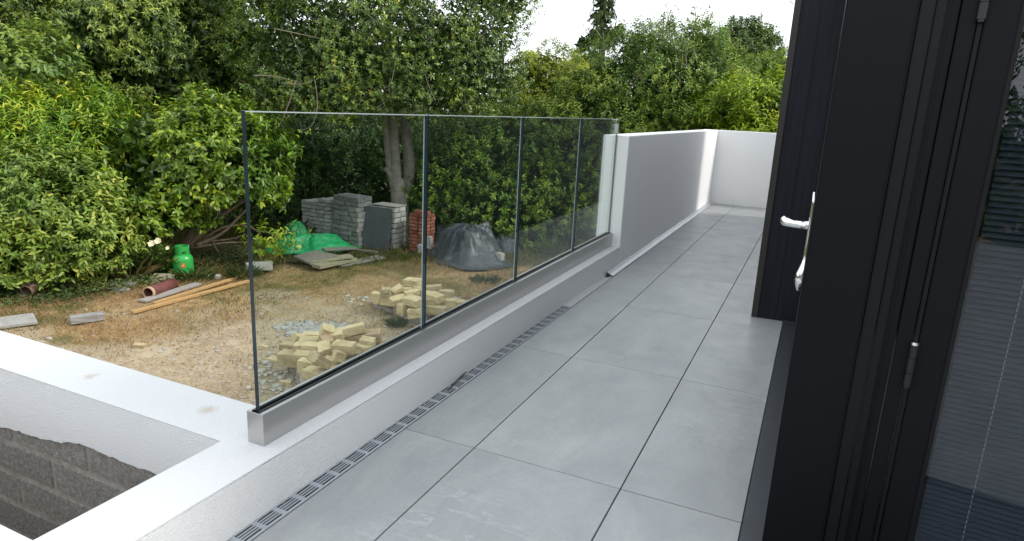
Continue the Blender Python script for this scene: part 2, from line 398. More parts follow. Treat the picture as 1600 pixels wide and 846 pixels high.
cs = empty('cover_strip', (-1.47, 8, 0), 'silver metal strip lying over the far part of the drain with one curled dark end', 'metal strip')
v = []; f = []; n_ = 60
prof = [(-1.504, .030), (-1.492, .031), (-1.475, .012), (-1.452, .006), (-1.440, .004), (-1.440, .001)]
for i in range(n_ + 1):
    t = i / n_; yy = 5.33 + (Y1 - 5.36) * t
    wv = .0025 * math.sin(yy * 5) + .0015 * math.sin(yy * 13)
    for x, z in prof: v.append((x + wv * .4, yy, z + abs(wv)))
m_ = len(prof)
for i in range(n_):
    for j in range(m_ - 1): f.append((i * m_ + j, i * m_ + j + 1, (i + 1) * m_ + j + 1, (i + 1) * m_ + j))
link('strip', mesh('strip', v, f, M_cover), cs, world=True)
MB().add([(-1.497, 5.326, .002), (-1.47, 5.318, .004), (-1.445, 5.322, .003), (-1.447, 5.328, .012), (-1.470, 5.327, .020), (-1.492, 5.329, .030), (-1.535 + .04, 5.27, .006), (-1.462, 5.30, .003)],
         [(0, 1, 4, 5), (1, 2, 3, 4), (6, 7, 1, 0)]).build('curled_end', M_gasket, cs, world=True)

# ------------------------------------------------------------------ glass balustrade
bal = empty('glass_balustrade', (-1.62, 1.535, kt), 'frameless glass balustrade of four panes in a brushed aluminium base channel', 'balustrade')
gy = [1.547, 2.603, 3.673, 4.748, 5.712]
gx, gt = -1.6195, .0172
zs = .304
m = MB(); YA, YB = 1.535, 5.716
m.box(-1.654, -1.583, YA, YB, kt + .001, kt + .05)
m.box(-1.654, -1.637, YA, YB, kt + .05, zs); m.box(-1.602, -1.583, YA, YB, kt + .05, zs)
m.build('base_channel', M_alu, bal, world=True)
MB().box(-1.655, -1.582, YA - .0035, YA - .0005, kt + .001, zs - .001).build('end_cap', M_alu, bal, world=True, bevel=.0006, seg=1)
MB().box(-1.6365, gx - gt / 2 - .0005, YA + .002, YB, kt + .06, zs + .004).build('gasket', M_gasket, bal, world=True)
MB().box(gx + gt / 2 + .0005, -1.6025, YA + .002, YB, kt + .06, zs + .004).build('gasket', M_gasket, bal, world=True)
for i in range(4):
    a = gy[i] + (0 if i == 0 else .006); b = gy[i + 1] - (.006 if i < 3 else 0)
    x0, x1, z0, z1 = gx - gt / 2, gx + gt / 2, kt + .055, 1.304
    vv = [(x0, a, z0), (x1, a, z0), (x1, b, z0), (x0, b, z0), (x0, a, z1), (x1, a, z1), (x1, b, z1), (x0, b, z1)]
    me = mesh('glass_pane', vv, [(0, 3, 2, 1), (4, 5, 6, 7), (0, 1, 5, 4), (1, 2, 6, 5), (2, 3, 7, 6), (3, 0, 4, 7)], M_glass)
    me.materials.append(M_gedge); me.materials.append(M_glint)
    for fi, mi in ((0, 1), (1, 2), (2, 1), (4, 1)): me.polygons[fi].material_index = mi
    gpn = link('glass_pane', me, bal, world=True)
    MB().box(x0 - .0006, x1 + .0006, a, b, z1 - .003, z1 + .0006).box(x0 - .0006, x0 + .0035, b - .003, b + .0006, z0, z1 - .0031).build('edge_glint', M_glint, gpn)  # thin pale strips: painted highlight along the top and one end
MB().box(gx - .014, gx + .014, 5.69, 5.7185, 1.175, 1.265).build('end_clamp', M_alu, bal, world=True, bevel=.001)

# ------------------------------------------------------------------ house: pier, walls, room, sill
hs = empty('house', (1, 3, 0), 'low black clad house along the right side of the terrace', 'house')
MB().box(-.262, 5.5, 5.16, 10.2, .001, 2.35).build('wall', M_clad, hs, world=True)
MB().box(.012, 5.5, 2.06, 10.2, 2.352, 2.40).build('upper_wall', M_clad, hs, world=True)
MB().box(-.262, .01, 5.16, 10.2, 2.352, 2.40).build('upper_wall', M_clad, hs, world=True)
MB().box(-.27, 5.6, 5.162, 10.25, 2.403, 2.46).box(.0, 5.6, 2.0, 4.775, 2.403, 2.46).build('roof', M_clad, hs, world=True)
MB().box(1.02, 5.5, 1.90, 2.05, -.02, 2.40).build('wall', M_clad, hs, world=True)
MB().box(4.8, 5.0, 2.06, 5.15, .001, 2.35).build('inner_wall', M_inner, hs, world=True)
MB().box(.16, 4.8, 2.1, 5.15, -.02, .006).build('room_floor', M_inner, hs, world=True)
for ya, yb in ((2.92, 3.84), (3.85, 4.778)):
    fr_ = MB().box(.014, .07, ya, ya + .09, .022, 2.345).box(.014, .07, yb - .09, yb, .022, 2.345).box(.0145, .0695, ya + .091, yb - .091, .022, .12).box(.0145, .0695, ya + .091, yb - .091, 2.24, 2.345).build('door_frame', M_black, hs, world=True)
    MB().box(.038, .044, ya + .0905, yb - .0905, .121, 2.239).build('pane', M_winglass, fr_)
pr = empty('corner_pier', (-.1, 4.9, 0), 'black grained corner pier rising from the tiles beyond the open door', 'pier')
MB().box(-.272, -.231, 4.781, 5.158, .003, 2.80).build('corner_trim', M_trim, pr, world=True, bevel=.002)
MB().box(-.2285, -.113, 4.790, 5.158, .003, 2.80).build('board', M_board, pr, world=True, bevel=.002)
MB().box(-.1085, .09, 4.793, 5.158, .003, 2.80).build('board', M_board, pr, world=True, bevel=.002)
MB().box(.092, .5, 4.793, 5.158, .003, 2.80).build('board', M_board, pr, world=True, bevel=.002)
MB().box(-.231, .5, 4.80, 5.156, .004, 2.79).build('backing', M_gasket, pr, world=True)
lp = [(-.275 + .0, 4.79, 2.19)]
for i in range(13):
    a = math.pi * .5 + math.pi * i / 12; lp.append((-.275 + .030 * math.cos(a), 4.785, 2.12 + .045 * math.sin(a)))
tag(MB().tube(lp, .0022, 6).build('cable_loop', M_steel, smooth=True), 'thin wire loop sticking out of the pier top against the sky', 'cable')
sl = empty('door_sill', (0, 2, 0), 'dark grey metal door sill beside the terrace tiles', 'sill')
MB().box(-.0585, .02, 1.99, 4.788, -.019, .012).build('sill_ledge', M_sill, sl, world=True, bevel=.002)
MB().box(.021, .09, 1.99, 4.788, -.019, .020).build('inner_track', M_black2, sl, world=True, bevel=.002)

# ------------------------------------------------------------------ doors (seen from their edge)
TH = R_(7); P0 = Vector((.009, 1.98, 0)); DT = Vector((math.cos(TH), -math.sin(TH), 0)); DN = Vector((-math.sin(TH), -math.cos(TH), 0))
DM = Matrix(((DT.x, -DN.x, 0, P0.x), (DT.y, -DN.y, 0, P0.y), (0, 0, 1, 0), (0, 0, 0, 1)))   # local x along the face, y away from camera
def dbox(name, t0, t1, n0, n1, z0, z1, mat, par, bev=.0025):
    o = MB().box(t0, t1, n0, n1, z0, z1, DM).build(name, mat, par, world=True, bevel=bev); return o
ol = empty('corner_door', (.009, 1.98, .02), 'black corner door leaf seen edge on with a chrome lever handle', 'door')
dbox('stile', 0, .164, 0, .07, .022, 2.34, M_black, ol, .005)
MB().box(.0125, .062, 2.06, 2.86, .022, 2.34).build('leaf', M_black, ol, world=True, bevel=.003)
hd = empty('x', (0, 0, 0), '', ''); bpy.data.objects.remove(hd)
# handle: long backplate seen edge-on, rounded lever on a neck
v = []
nn = 18
bp = MB(); zz = np.linspace(.885, 1.165, nn)
for i, z in enumerate(zz):
    q = i / (nn - 1)
    th = .006 + (.013 * math.exp(-((q - .13) / .12) ** 2)) ; wd = .019 + .006 * math.exp(-((q - .15) / .2) ** 2)
    if i in (0, nn - 1): wd *= .6
    xo = .0075
    v += [(xo, 2.006 - wd, z), (xo - th, 2.006 - wd * .75, z), (xo - th, 2.006 + wd * .75, z), (xo, 2.006 + wd, z)]
f = [(i * 4 + j, i * 4 + (j + 1) % 4, (i + 1) * 4 + (j + 1) % 4, (i + 1) * 4 + j) for i in range(nn - 1) for j in range(4)] + [(3, 2, 1, 0), tuple(range(4 * nn - 4, 4 * nn))]
bpl = link('backplate', mesh('backplate', v, f, M_chrome, True), ol, world=True)
lev = MB()
lev.tube([(.004, 2.006, 1.072), (-.018, 2.006, 1.071), (-.038, 2.006, 1.072), (-.052, 2.010, 1.0735), (-.060, 2.020, 1.0745), (-.062, 2.04, 1.075), (-.060, 2.08, 1.075), (-.057, 2.12, 1.073)],
         [.0125, .0105, .0105, .0118, .0125, .012, .0105, .009], 14)
link('lever', mesh('lever', lev.v, lev.f, M_chrome, True), bpl)

gd = empty('glazed_door', (.2, 1.95, .02), 'black glazed door with slatted blind inside the glass at the right edge', 'door')
dbox('weather_seal', .166, .197, .010, .06, .022, 2.34, M_black2, gd)
dbox('weather_seal', .1985, .221, .018, .06, .022, 2.34, M_black2, gd)
dbox('rebate', .215, .235, .042, .06, .022, 2.34, M_gasket, gd, 0)
dbox('outer_frame', .230, .247, .006, .07, .022, 2.34, M_black, gd)
dbox('outer_frame', .2505, .286, .003, .07, .022, 2.34, M_black, gd)
dbox('hinge_strip', .2885, .2985, -.002, .05, .022, 2.34, M_black2, gd, .003)
dbox('leaf_stile', .301, .366, 0, .07, .022, 2.34, M_black, gd, .003)
dbox('glazing_bead', .3665, .378, .004, .03, .10, 2.25, M_black2, gd, .002)
dbox('leaf_stile', .86, .95, 0, .07, .022, 2.34, M_black, gd, .003)
dbox('bottom_rail', .367, .859, .001, .069, .022, .10, M_black, gd, .003)
dbox('top_rail', .367, .859, .001, .069, 2.25, 2.34, M_black, gd, .003)
dbox('glass_pane', .3785, .8595, .014, .018, .101, 2.249, M_winglass, gd, 0)
dbox('rear_panel', .3785, .8595, .062, .068, .101, 2.249, M_gasket, gd, 0)
me = None; z = .115; Rx = Matrix.Rotation(R_(56), 4, 'X')
sm = MB().box(.386, .855, -.0095, .0095, -.0006, .0006)
smv = [Rx @ Vector((p[0], p[1], p[2] + .0018 * (1 - (p[1] / .0095) ** 2))) for p in sm.v]
me = mesh('slat', [DM.to_3x3() @ p + Vector((P0.x, P0.y, 0)) + DM.to_3x3() @ Vector((0, .036, 0)) for p in smv], sm.f, M_slat)
while z < 2.24:
    link('slat', me, gd, (0, 0, z), world=True); z += .0152
def dpt(t, n, z): return DM @ Vector((t, n, z))
cm = MB(); z = .115
while z < 2.2:
    cm.tube([dpt(.490, .024, z), dpt(.490, .024, z + .010)], .0016, 5); z += .0152
cm.build('ladder_cord', M_cord, gd, world=True)
for zc in (.743, 1.66):
    h_ = MB(); c = dpt(.2935, -.012, zc)
    for a, b, r in ((-.058, -.022, .0105), (-.020, .020, .0105), (.022, .056, .0105), (-.064, .062, .0075)):
        h_.tube([c + Vector((0, 0, a)), c + Vector((0, 0, b))], r, 14)
    ho = h_.build('hinge', M_steel, gd, world=True, bevel=0)
    MB().tube([c + Vector((0, 0, .0565)), c + Vector((0, 0, .064))], .0098, 14).build('hinge_cap', M_chrome, ho, world=False)

# ------------------------------------------------------------------ garden ground
def vnoise(x, y, seed, freq):
    x = x * freq; y = y * freq; xi = np.floor(x).astype(np.int64); yi = np.floor(y).astype(np.int64); xf = x - xi; yf = y - yi
    def h(a, b):
        n = (a * 374761393 + b * 668265263 + seed * 1442695041) & 0x7fffffff
        n = ((n ^ (n >> 13)) * 1274126177) & 0x7fffffff
        return ((n ^ (n >> 16)) & 0xffff) / 65535.0
    u = xf * xf * (3 - 2 * xf); w = yf * yf * (3 - 2 * yf)
    return (h(xi, yi) * (1 - u) + h(xi + 1, yi) * u) * (1 - w) + (h(xi, yi + 1) * (1 - u) + h(xi + 1, yi + 1) * u) * w
def fbm(x, y, seed, f, o=4): return sum(vnoise(x, y, seed + i * 7, f * 2 ** i) * .5 ** i for i in range(o)) / sum(.5 ** i for i in range(o))
def gh(x, y):
    x = np.asarray(x, float); y = np.asarray(y, float)
    return (fbm(x, y, 3, .35, 3) - .5) * .10 + (fbm(x, y, 9, 2.2, 4) - .5) * .05
gxx = np.concatenate([np.linspace(-300, -20, 15)[:-1], np.arange(-20, -14, .4), np.arange(-14, -1.6, .062), np.array([-1.5, 0, 3, 8, 20, 60, 300])])
gyy = np.concatenate([np.linspace(-300, -12, 12)[:-1], np.arange(-12, 2.4, .4), np.arange(2.4, 14.2, .062), np.arange(14.4, 24, .5), np.array([30, 50, 100, 300])])
GX, GY = np.meshgrid(gxx, gyy, indexing='ij')
Hh = gh(GX, GY); nxx, nyy = len(gxx), len(gyy)
vv = np.stack([GX, GY, GZ + Hh], -1).reshape(-1, 3)
idx = np.arange(nxx * nyy).reshape(nxx, nyy)
ff = np.stack([idx[:-1, :-1], idx[1:, :-1], idx[1:, 1:], idx[:-1, 1:]], -1).reshape(-1, 4)
def fastmesh(name, V, F, mat, tint=None, smooth=False):
    me = bpy.data.meshes.new(name); k = F.shape[1]
    me.vertices.add(len(V)); me.vertices.foreach_set('co', V.astype(np.float32).ravel())
    me.loops.add(F.size); me.loops.foreach_set('vertex_index', F.astype(np.int32).ravel())
    me.polygons.add(len(F)); me.polygons.foreach_set('loop_start', np.arange(0, F.size, k, dtype=np.int32))
    if smooth: me.polygons.foreach_set('use_smooth', np.ones(len(F), bool))
    me.materials.append(mat)
    if tint is not None:
        a = me.attributes.new('tint', 'FLOAT', 'FACE'); a.data.foreach_set('value', tint.astype(np.float32))
    me.update(calc_edges=True); return me
def gzone(x, y):
    """0 = bare pale dirt near the terrace, 1 = dry turf, 2 = green weeds under the bushes"""
    d = np.abs(x + 1.7)
    # distance from camera-side strip: dirt tongue goes from terrace out to about 7.5 m
    ang = np.hypot(x, y)
    t = np.clip((ang - 8.3) / 2.2 + (fbm(x, y, 21, .8, 3) - .5) * 1.6, 0, 1)
    g = np.clip((ang - 11.6) / 1.3 + (fbm(x, y, 31, .9, 3) - .5) * 1.5, 0, 1)
    return t, g
def ground_mat():
    k = N('dirt_and_dry_turf')
    a1 = k.n('ShaderNodeAttribute', attribute_name='turf'); a2 = k.n('ShaderNodeAttribute', attribute_name='weed')
    n1 = k.noise(1.3, 6, .65); n2 = k.noise(9, 7, .7); n3 = k.noise(38, 6, .7)
    dirt = k.ramp(k.math('ADD', k.math('MULTIPLY', n1, .5), k.math('MULTIPLY', n2, .5)), [(.32, (.25, .185, .115)), (.5, (.43, .34, .22)), (.62, (.55, .46, .315)), (.8, (.40, .29, .185))])
    pale = k.ramp(n3, [(.52, 0), (.68, .6)]); dirt = k.mix(pale, dirt, (.52, .46, .35))
    dry = k.ramp(n2, [(.3, (.22, .145, .07)), (.5, (.36, .24, .115)), (.7, (.45, .33, .17))])
    gr = k.ramp(n3, [(.3, (.06, .075, .02)), (.7, (.13, .145, .045))])
    gp_ = k.ramp(k.noise(.9, 5, .6), [(.50, 0), (.62, .75)]); dry = k.mix(gp_, dry, gr)
    c = k.mix(k.ramp(k.math('ADD', a1.outputs['Fac'], k.math('MULTIPLY', k.math('SUBTRACT', n2, .5), 1.2)), [(.35, 0), (.65, 1)]), dirt, dry)
    c = k.mix(k.ramp(k.math('ADD', a2.outputs['Fac'], k.math('MULTIPLY', k.math('SUBTRACT', n2, .5), 1.0)), [(.4, 0), (.8, 1)]), c, k.mix(n3, (.045, .05, .018), (.11, .10, .045)))
    n4 = k.noise(75, 4, .75, k.pos((1, 1.6, 1))); sc = k.ramp(k.math('ADD', k.math('MULTIPLY', n3, .5), k.math('MULTIPLY', n4, .5)), [(.36, .55), (.5, 1.0), (.62, 1.4)]); c = k.mix(1, c, sc, 'MULTIPLY')
    k.bump(k.math('ADD', n2, k.math('MULTIPLY', n3, .6)), .9, .05)
    return k.set(c, .95, 0, .15)
M_ground = ground_mat()
me = fastmesh('ground', vv, ff, M_ground, smooth=True)
tz, wz = gzone(GX, GY)
for nm, ar in (('turf', tz), ('weed', wz)):
    a = me.attributes.new(nm, 'FLOAT', 'POINT'); a.data.foreach_set('value', ar.reshape(-1).astype(np.float32))
tag(link('ground', me), kind='structure')
def gpt(u, v, dz=0):                       # point lying on the uneven ground
    p = gp(u, v); p[2] = GZ + float(gh(p[0], p[1])) + dz; return p

# ------------------------------------------------------------------ loose stones and stacks
def rough_block(lx_, ly_, lz_, seed, amp=.006, bev=.012):
    bm = bmesh.new(); bmesh.ops.create_cube(bm, size=1)
    for q in bm.verts: q.co = Vector((q.co.x * lx_, q.co.y * ly_, q.co.z * lz_))
    bmesh.ops.bevel(bm, geom=bm.edges[:], offset=bev, segments=1, affect='EDGES')
    r = random.Random(seed)
    if amp > .005:
        bmesh.ops.subdivide_edges(bm, edges=[e for e in bm.edges if e.calc_length() > .07], cuts=2, use_grid_fill=True)
    for q in bm.verts: q.co += Vector((r.uniform(-1, 1), r.uniform(-1, 1), r.uniform(-1, 1))) * amp
    bmesh.ops.triangulate(bm, faces=[f_ for f_ in bm.faces if len(f_.verts) > 4])
    me = bpy.data.meshes.new('block'); bm.to_mesh(me); bm.free(); return me
def stone(name, u, v, z, l, w, h, yaw, pitch, roll, mat, label, cat, group=None, seed=0):
    sf = .82 if seed < 300 else .9; l, w, h = l * sf, w * sf, h * sf
    me = rough_block(l, w, h, seed, .0051, min(h, w) * .055); me.materials.append(mat)
    p = gp(u, v, z); o = link(name, me, None, tuple(p), (R_(roll), R_(pitch), R_(yaw)))
    return tag(o, label, cat, group)
def pallet(c, ax, ay, la, lb, label):
    rz = math.atan2(ax[1], ax[0]); t = empty('pallet', (c[0], c[1], GZ + float(gh(c[0], c[1])) + .01), label, 'pallet', 'wooden pallets under cream stones', rz)
    n = 7
    for i in range(n):
        y0 = -lb / 2 + i * (lb - .09) / (n - 1); MB().box(-la / 2, la / 2, y0, y0 + .09, .118, .138).build('deck_board', M_pallet, t, bevel=.002, seg=1)
    for x in (-la / 2, -.05, la / 2 - .1): MB().box(x, x + .1, -lb / 2, lb / 2, .098, .117).build('cross_board', M_pallet, t, bevel=.002, seg=1)
    for x in (-la / 2, -.05, la / 2 - .1):
        for y in (-lb / 2, -.07, lb / 2 - .14): MB().box(x, x + .1, y, y + .14, .02, .097).build('spacer_block', M_pallet, t, bevel=.003, seg=1)
    for y in (-lb / 2, -.05, lb / 2 - .1): MB().box(-la / 2, la / 2, y, y + .1, 0, .019).build('base_board', M_pallet, t, bevel=.002, seg=1)
    return t
pal1 = pallet((-5.01, 8.03), (.94, -.34), None, 1.12, 1.0, 'wooden pallet under the farther heap of cream stones')
pal2 = pallet((-4.36, 5.56), (.74, -.67), None, 1.0, 1.2, 'wooden pallet under the nearer heap of cream stones')
A1 = [  # u, v, z, length, width, height, yaw, pitch, roll, label
 (646, 441, -1.20, .34, .20, .11, -8, -4, 6, 'cream stone block topping the back of the farther heap'),
 (602.6, 456.5, -1.24, .16, .15, .14, 30, 8, 5, 'squarish cream stone perched at the left of the farther heap'),
 (621, 454, -1.25, .21, .14, .13, 60, -28, 12, 'tilted cream stone with a pale square end on the farther heap'),
 (590, 466.5, -1.37, .12, .12, .19, 20, 3, 0, None), (585, 463, -1.39, .10, .16, .15, 10, 12, 0, None),
 (607, 469.5, -1.37, .26, .15, .16, 10, 0, 0, None), (625, 468, -1.34, .36, .14, .11, 62, -8, 14, 'long cream stone slanting inwards at the left of the farther heap'),
 (628.5, 483.5, -1.36, .14, .13, .18, -10, 3, 0, None), (646, 470.5, -1.23, .29, .20, .12, -6, 2, 8, 'broad flat cream stone right beside the glass joint'),
 (648, 489, -1.37, .22, .17, .15, 25, -10, 0, None), (641, 484, -1.38, .14, .15, .14, 0, 0, 0, None),
 (681, 484.5, -1.37, .36, .16, .14, 6, 0, 0, 'long cream stone at the foot of the farther heap'), (679.5, 465.5, -1.24, .27, .19, .13, -14, 3, 6, None),
 (671, 472, -1.29, .20, .15, .12, 20, 0, 0, None), (677, 450.5, -1.22, .30, .16, .10, 28, -6, 0, None),
 (697.5, 459.5, -1.24, .26, .17, .13, 32, 2, 0, 'cream stone highest at the right of the farther heap'), (703, 475, -1.35, .19, .16, .17, 24, 0, 0, None),
 (718, 476, -1.42, .32, .16, .13, 34, 0, 0, 'cream stone lowest at the right end of the farther heap'), (644, 459, -1.28, .26, .15, .11, 50, -8, 0, None),
 (657, 453, -1.28, .24, .15, .11, 10, 4, 0, None), (665, 459, -1.29, .24, .16, .12, -40, 4, 0, None), (690, 470, -1.36, .26, .16, .14, 20, 0, 0, None),
 (632, 475, -1.40, .24, .16, .12, 15, 0, 0, None), (660, 480, -1.40, .26, .18, .13, 0, 0, 0, None), (616, 462, -1.40, .24, .16, .12, 40, 0, 0, None),
 (668, 466, -1.40, .26, .18, .12, 70, 0, 0, None), (688, 462, -1.40, .26, .18, .12, 20, 0, 0, None), (650, 463, -1.40, .26, .18, .12, 20, 0, 0, None), (634, 456, -1.40, .26, .18, .12, 50, 0, 0, None),
]
A2 = [
 (499.5, 563.5, -1.17, .26, .17, .12, 78, 38, 4, 'cream stone tipped on its face in front of the nearer heap'),
 (538, 543, -1.17, .29, .16, .12, 10, -2, 8, 'level cream stone in the middle of the nearer heap'),
 (547, 517, -1.14, .40, .15, .12, 36, -14, 0, 'long cream stone slanting up at the top of the nearer heap'),
 (568, 526.5, -1.22, .48, .17, .13, 30, -6, 10, 'long pinkish brown stone on the right of the nearer heap'),
 (511, 517.5, -1.13, .17, .16, .14, 50, 22, 20, 'tilted cream stone standing at the crown of the nearer heap'),
 (523, 527, -1.19, .24, .18, .15, 30, -14, 10, None), (512.5, 532.5, -1.20, .24, .13, .11, -30, 12, 20, 'orange stained stone in the middle of the nearer heap'),
 (507.5, 545.5, -1.24, .20, .17, .12, -45, 20, 20, None), (469.5, 543.5, -1.28, .15, .14, .12, 20, 0, 4, None), (451, 543, -1.33, .20, .15, .11, 15, 0, 0, None),
 (487, 545, -1.26, .23, .17, .14, 12, -4, 0, None), (483, 535, -1.30, .25, .16, .12, 35, 0, 6, None), (469, 531, -1.33, .20, .17, .14, 60, 20, 0, 'grey-cream stone leaning at the back left of the nearer heap'),
 (482, 527, -1.33, .17, .15, .12, 20, 0, 0, None), (454, 560, -1.40, .28, .2, .18, 15, 0, 0, 'big cream stone at the left end of the nearer heap'),
 (477, 558, -1.30, .28, .15, .12, 22, 0, 8, None), (479.5, 572, -1.34, .20, .14, .17, 10, 0, 0, None), (517.5, 568, -1.31, .17, .17, .14, 30, 6, 0, None),
 (529, 557, -1.22, .14, .12, .13, 60, 20, 0, None), (549, 555.5, -1.30, .24, .16, .13, 40, 0, 8, None), (569, 546, -1.26, .20, .17, .14, 0, 4, 0, None),
 (574, 535, -1.20, .19, .15, .11, 20, 6, 6, None), (588, 538, -1.34, .22, .17, .13, 10, 0, 0, None), (492, 585, -1.33, .26, .18, .13, 0, 0, 0, 'cream stone lowest at the front of the nearer heap'),
 (540, 565, -1.36, .24, .17, .13, 30, 0, 0, None), (560, 556, -1.38, .24, .17, .13, 0, 0, 0, None), (510, 556, -1.38, .26, .17, .13, 30, 0, 0, None), (530, 540, -1.38, .26, .17, .13, 60, 0, 0, None),
 (550, 535, -1.36, .26, .17, .13, 30, 0, 0, None), (498, 540, -1.38, .26, .17, .13, 0, 0, 0, None), (515, 578, -1.36, .24, .17, .13, 10, 0, 0, None), (507, 571, -1.38, .22, .16, .13, 80, 0, 0, None),
 (500, 528, -1.32, .24, .17, .13, 20, 0, 0, None), (580, 552, -1.40, .24, .17, .13, 20, 0, 0, None),
]
for j, (A, which) in enumerate(((A1, 'farther'), (A2, 'nearer'))):
    for i, (u, v_, z, l, w_, h_, ya, pi_, ro, lab) in enumerate(A):
        mt = M_pink if lab and 'pinkish' in lab or lab and 'orange' in lab else M_yellow
        stone('stone_block', u, v_, z, l, w_, h_, ya, pi_, ro, mt, lab or 'rough cream stone block among others jumbled on the %s pallet' % which, 'stone', 'cream stones heaped on the %s pallet' % which, 100 * j + i)
for i, (u, v_, l, w_, h_, ya, lab) in enumerate([(431, 563, .20, .13, .05, 10, 'flat cream stone chip on the dirt left of the nearer heap'), (447, 599, .14, .06, .05, 12, 'small cream stone piece below the nearer heap'),
        (413, 543, .10, .06, .05, 0, 'lone small cream stone just inside the first pane'), (218, 541, .16, .09, .06, 20, 'small cream stone in the dirt left of the glass')]):
    stone('stone_block', u, v_, GZ + .02, l, w_, h_, ya, 0, 0, M_yellow, lab, 'stone', None, 300 + i)

vcache = {}
def stack(name, origin, rz, rows, hgt, depth, width, blens, mat, label, cat, part, jit=.012, gap=.013, side=True, amp=.004, cap=None, topcut=None):
    """dry stack: local x along the front, y to the back"""
    t = empty(name, (origin[0], origin[1], GZ + float(gh(origin[0], origin[1])) - .01), label, cat, None, rz); r = random.Random(int(abs(origin[0]) * 1000))
    for k in range(rows):
        nd = max(1, round(depth / .2)); dd = depth / nd
        for j in range(nd):
            if 0 < j < nd - 1 and k < rows - 1: continue
            x = 0; off = r.uniform(-jit, jit) * 1.5
            while x < width - .02:
                l = min(r.choice(blens), width - x)
                if width - x - l < .07: l = width - x
                if topcut and topcut(x + l / 2, k, rows): x += l; continue
                key = (round(l, 2), hgt, round(dd, 2), r.randrange(3), mat.name, amp)
                if key not in vcache:
                    me = rough_block(l - gap - .010, dd - gap, hgt - gap, int(l * 1000) + int(hgt * 7000) + key[3], amp, .006); me.materials.append(mat); vcache[key] = me
                link(part, vcache[key], t, (x + l / 2 + off, j * dd + dd / 2 + r.uniform(-jit, jit), (k + .5) * hgt), (0, 0, r.uniform(-.03, .03)))
                x += l
    return t
o1 = gp(474, 377); o2 = gp(523, 381.5); o3 = gp(600, 386)
stack('paver_stack', (-9.95, 10.98), R_(-4), 11, .082, .42, .80, (.12, .18, .22, .24), M_greyblk, 'neat stack of pale grey pavers behind the green tarpaulin', 'paver stack', 'paver',
      topcut=lambda x, k, n: k == n - 1 and x < .42)
stack('block_stack', (-9.08, 10.95), R_(-6), 10, .103, .44, .72, (.22, .33, .44), M_darkblk, 'tall stack of dark rough concrete blocks, tallest of the grey stacks', 'block stack', 'concrete_block', .016, .010, amp=.007)
stack('block_stack', (-8.32, 11.22), R_(-2), 8, .108, .40, .64, (.22, .32), M_greyblk, 'grey block stack behind the leaning slate coloured board', 'block stack', 'concrete_block', .01)
o = MB().box(0, .60, 0, .38, 0, .02).build('slab', M_paleblk, None, bevel=.003); o.location = (-8.28, 11.23, GZ + .875); o.rotation_euler = (0, 0, R_(-2)); tag(o, 'pale flat slab lying on top of the stack behind the leaning board', 'slab')
stack('brick_stack', (-7.42, 11.30), R_(-2), 11, .072, .33, .44, (.215, .225), M_red, 'stack of old red bricks in front of the tree trunk', 'brick stack', 'brick', .008)
for i, (x, z, lab) in enumerate([(.19, 11, 'loose red brick lying on top of the brick stack, left one'), (.37, 11, 'loose red brick lying on top of the brick stack, right one')]):
    me = rough_block(.16, .10, .065, 40 + i, .003, .006); me.materials.append(M_red)
    tag(link('brick', me, None, (-7.42 + x, 11.38, GZ + .792 + .03), (0, 0, .1 * i)), lab, 'brick')
# leaning board
bd_ = MB().box(0, .63, 0, .014, 0, .86).build('board', M_slate, None, bevel=.002); bd_.location = (-8.36, 10.985, GZ + .0); bd_.rotation_euler = (R_(-9), 0, R_(4)); tag(bd_, 'flat slate grey board leaning upright against the block stacks', 'board')
stone('stone_block', 781, 401, -1.42, .18, .14, .17, -10, 0, 0, M_paleblk, 'pale block weighing down the right edge of the black sheeting', 'block', None, 71)
stone('stone_block', 671, 379, -1.36, .12, .10, .30, -6, 0, 0, M_paleblk, 'pale block standing between the brick stack and black sheeting', 'block', None, 72)
stone('stone_block', 657, 389, -1.50, .12, .10, .22, -6, 0, 0, M_greyblk, 'grey block at the right foot of the red brick stack', 'block', None, 73)
# long concrete blocks on the grass
stone('concrete_block', 136, 497, GZ + .06, .46, .17, .11, 66, 0, 0, M_paleblk, 'long pale concrete block on dry grass below the left shrub', 'block', None, 74)
stone('concrete_block', 405, 416.5, GZ + .09, .52, .16, .18, 55, 0, 0, M_paleblk, 'long pale concrete block just behind the left glass edge', 'block', None, 75)
# slab far left
p = gp(0, 511); o = MB().box(-1.4, .42, -.22, .22, 0, .035).build('slab', M_paleblk, None, bevel=.004); o.location = (p[0] - .05, p[1] - .03, GZ + .02); o.rotation_euler = (0, 0, R_(66)); tag(o, 'flat grey concrete slab in the grass at the far left', 'slab')

def plank(name, a, b, w_, th, mat, label, dz=.01, dz2=None, group=None, roll=0):
    a = Vector(a); b = Vector(b); L_ = (b - a).length; me_ = MB().box(0, L_, -w_ / 2, w_ / 2, 0, th).build(name, mat, None, bevel=.002, seg=1)
    d = b - a; me_.location = (a.x, a.y, a.z + dz); me_.rotation_euler = (R_(roll), -math.asin(d.z / L_), math.atan2(d.y, d.x)); return tag(me_, label, 'plank', group)
plank('plank', gpt(222, 474), gpt(310, 445), .14, .03, M_greywood, 'weathered grey plank left of the two orange battens', .01)
plank('batten', gpt(206, 492), gpt(388, 441), .075, .035, M_newwood, 'front one of two fresh orange timber battens on the grass', .015)
plank('batten', gpt(240, 478), gpt(388, 430), .07, .035, M_newwood, 'back one of two fresh orange timber battens on the grass', .015)
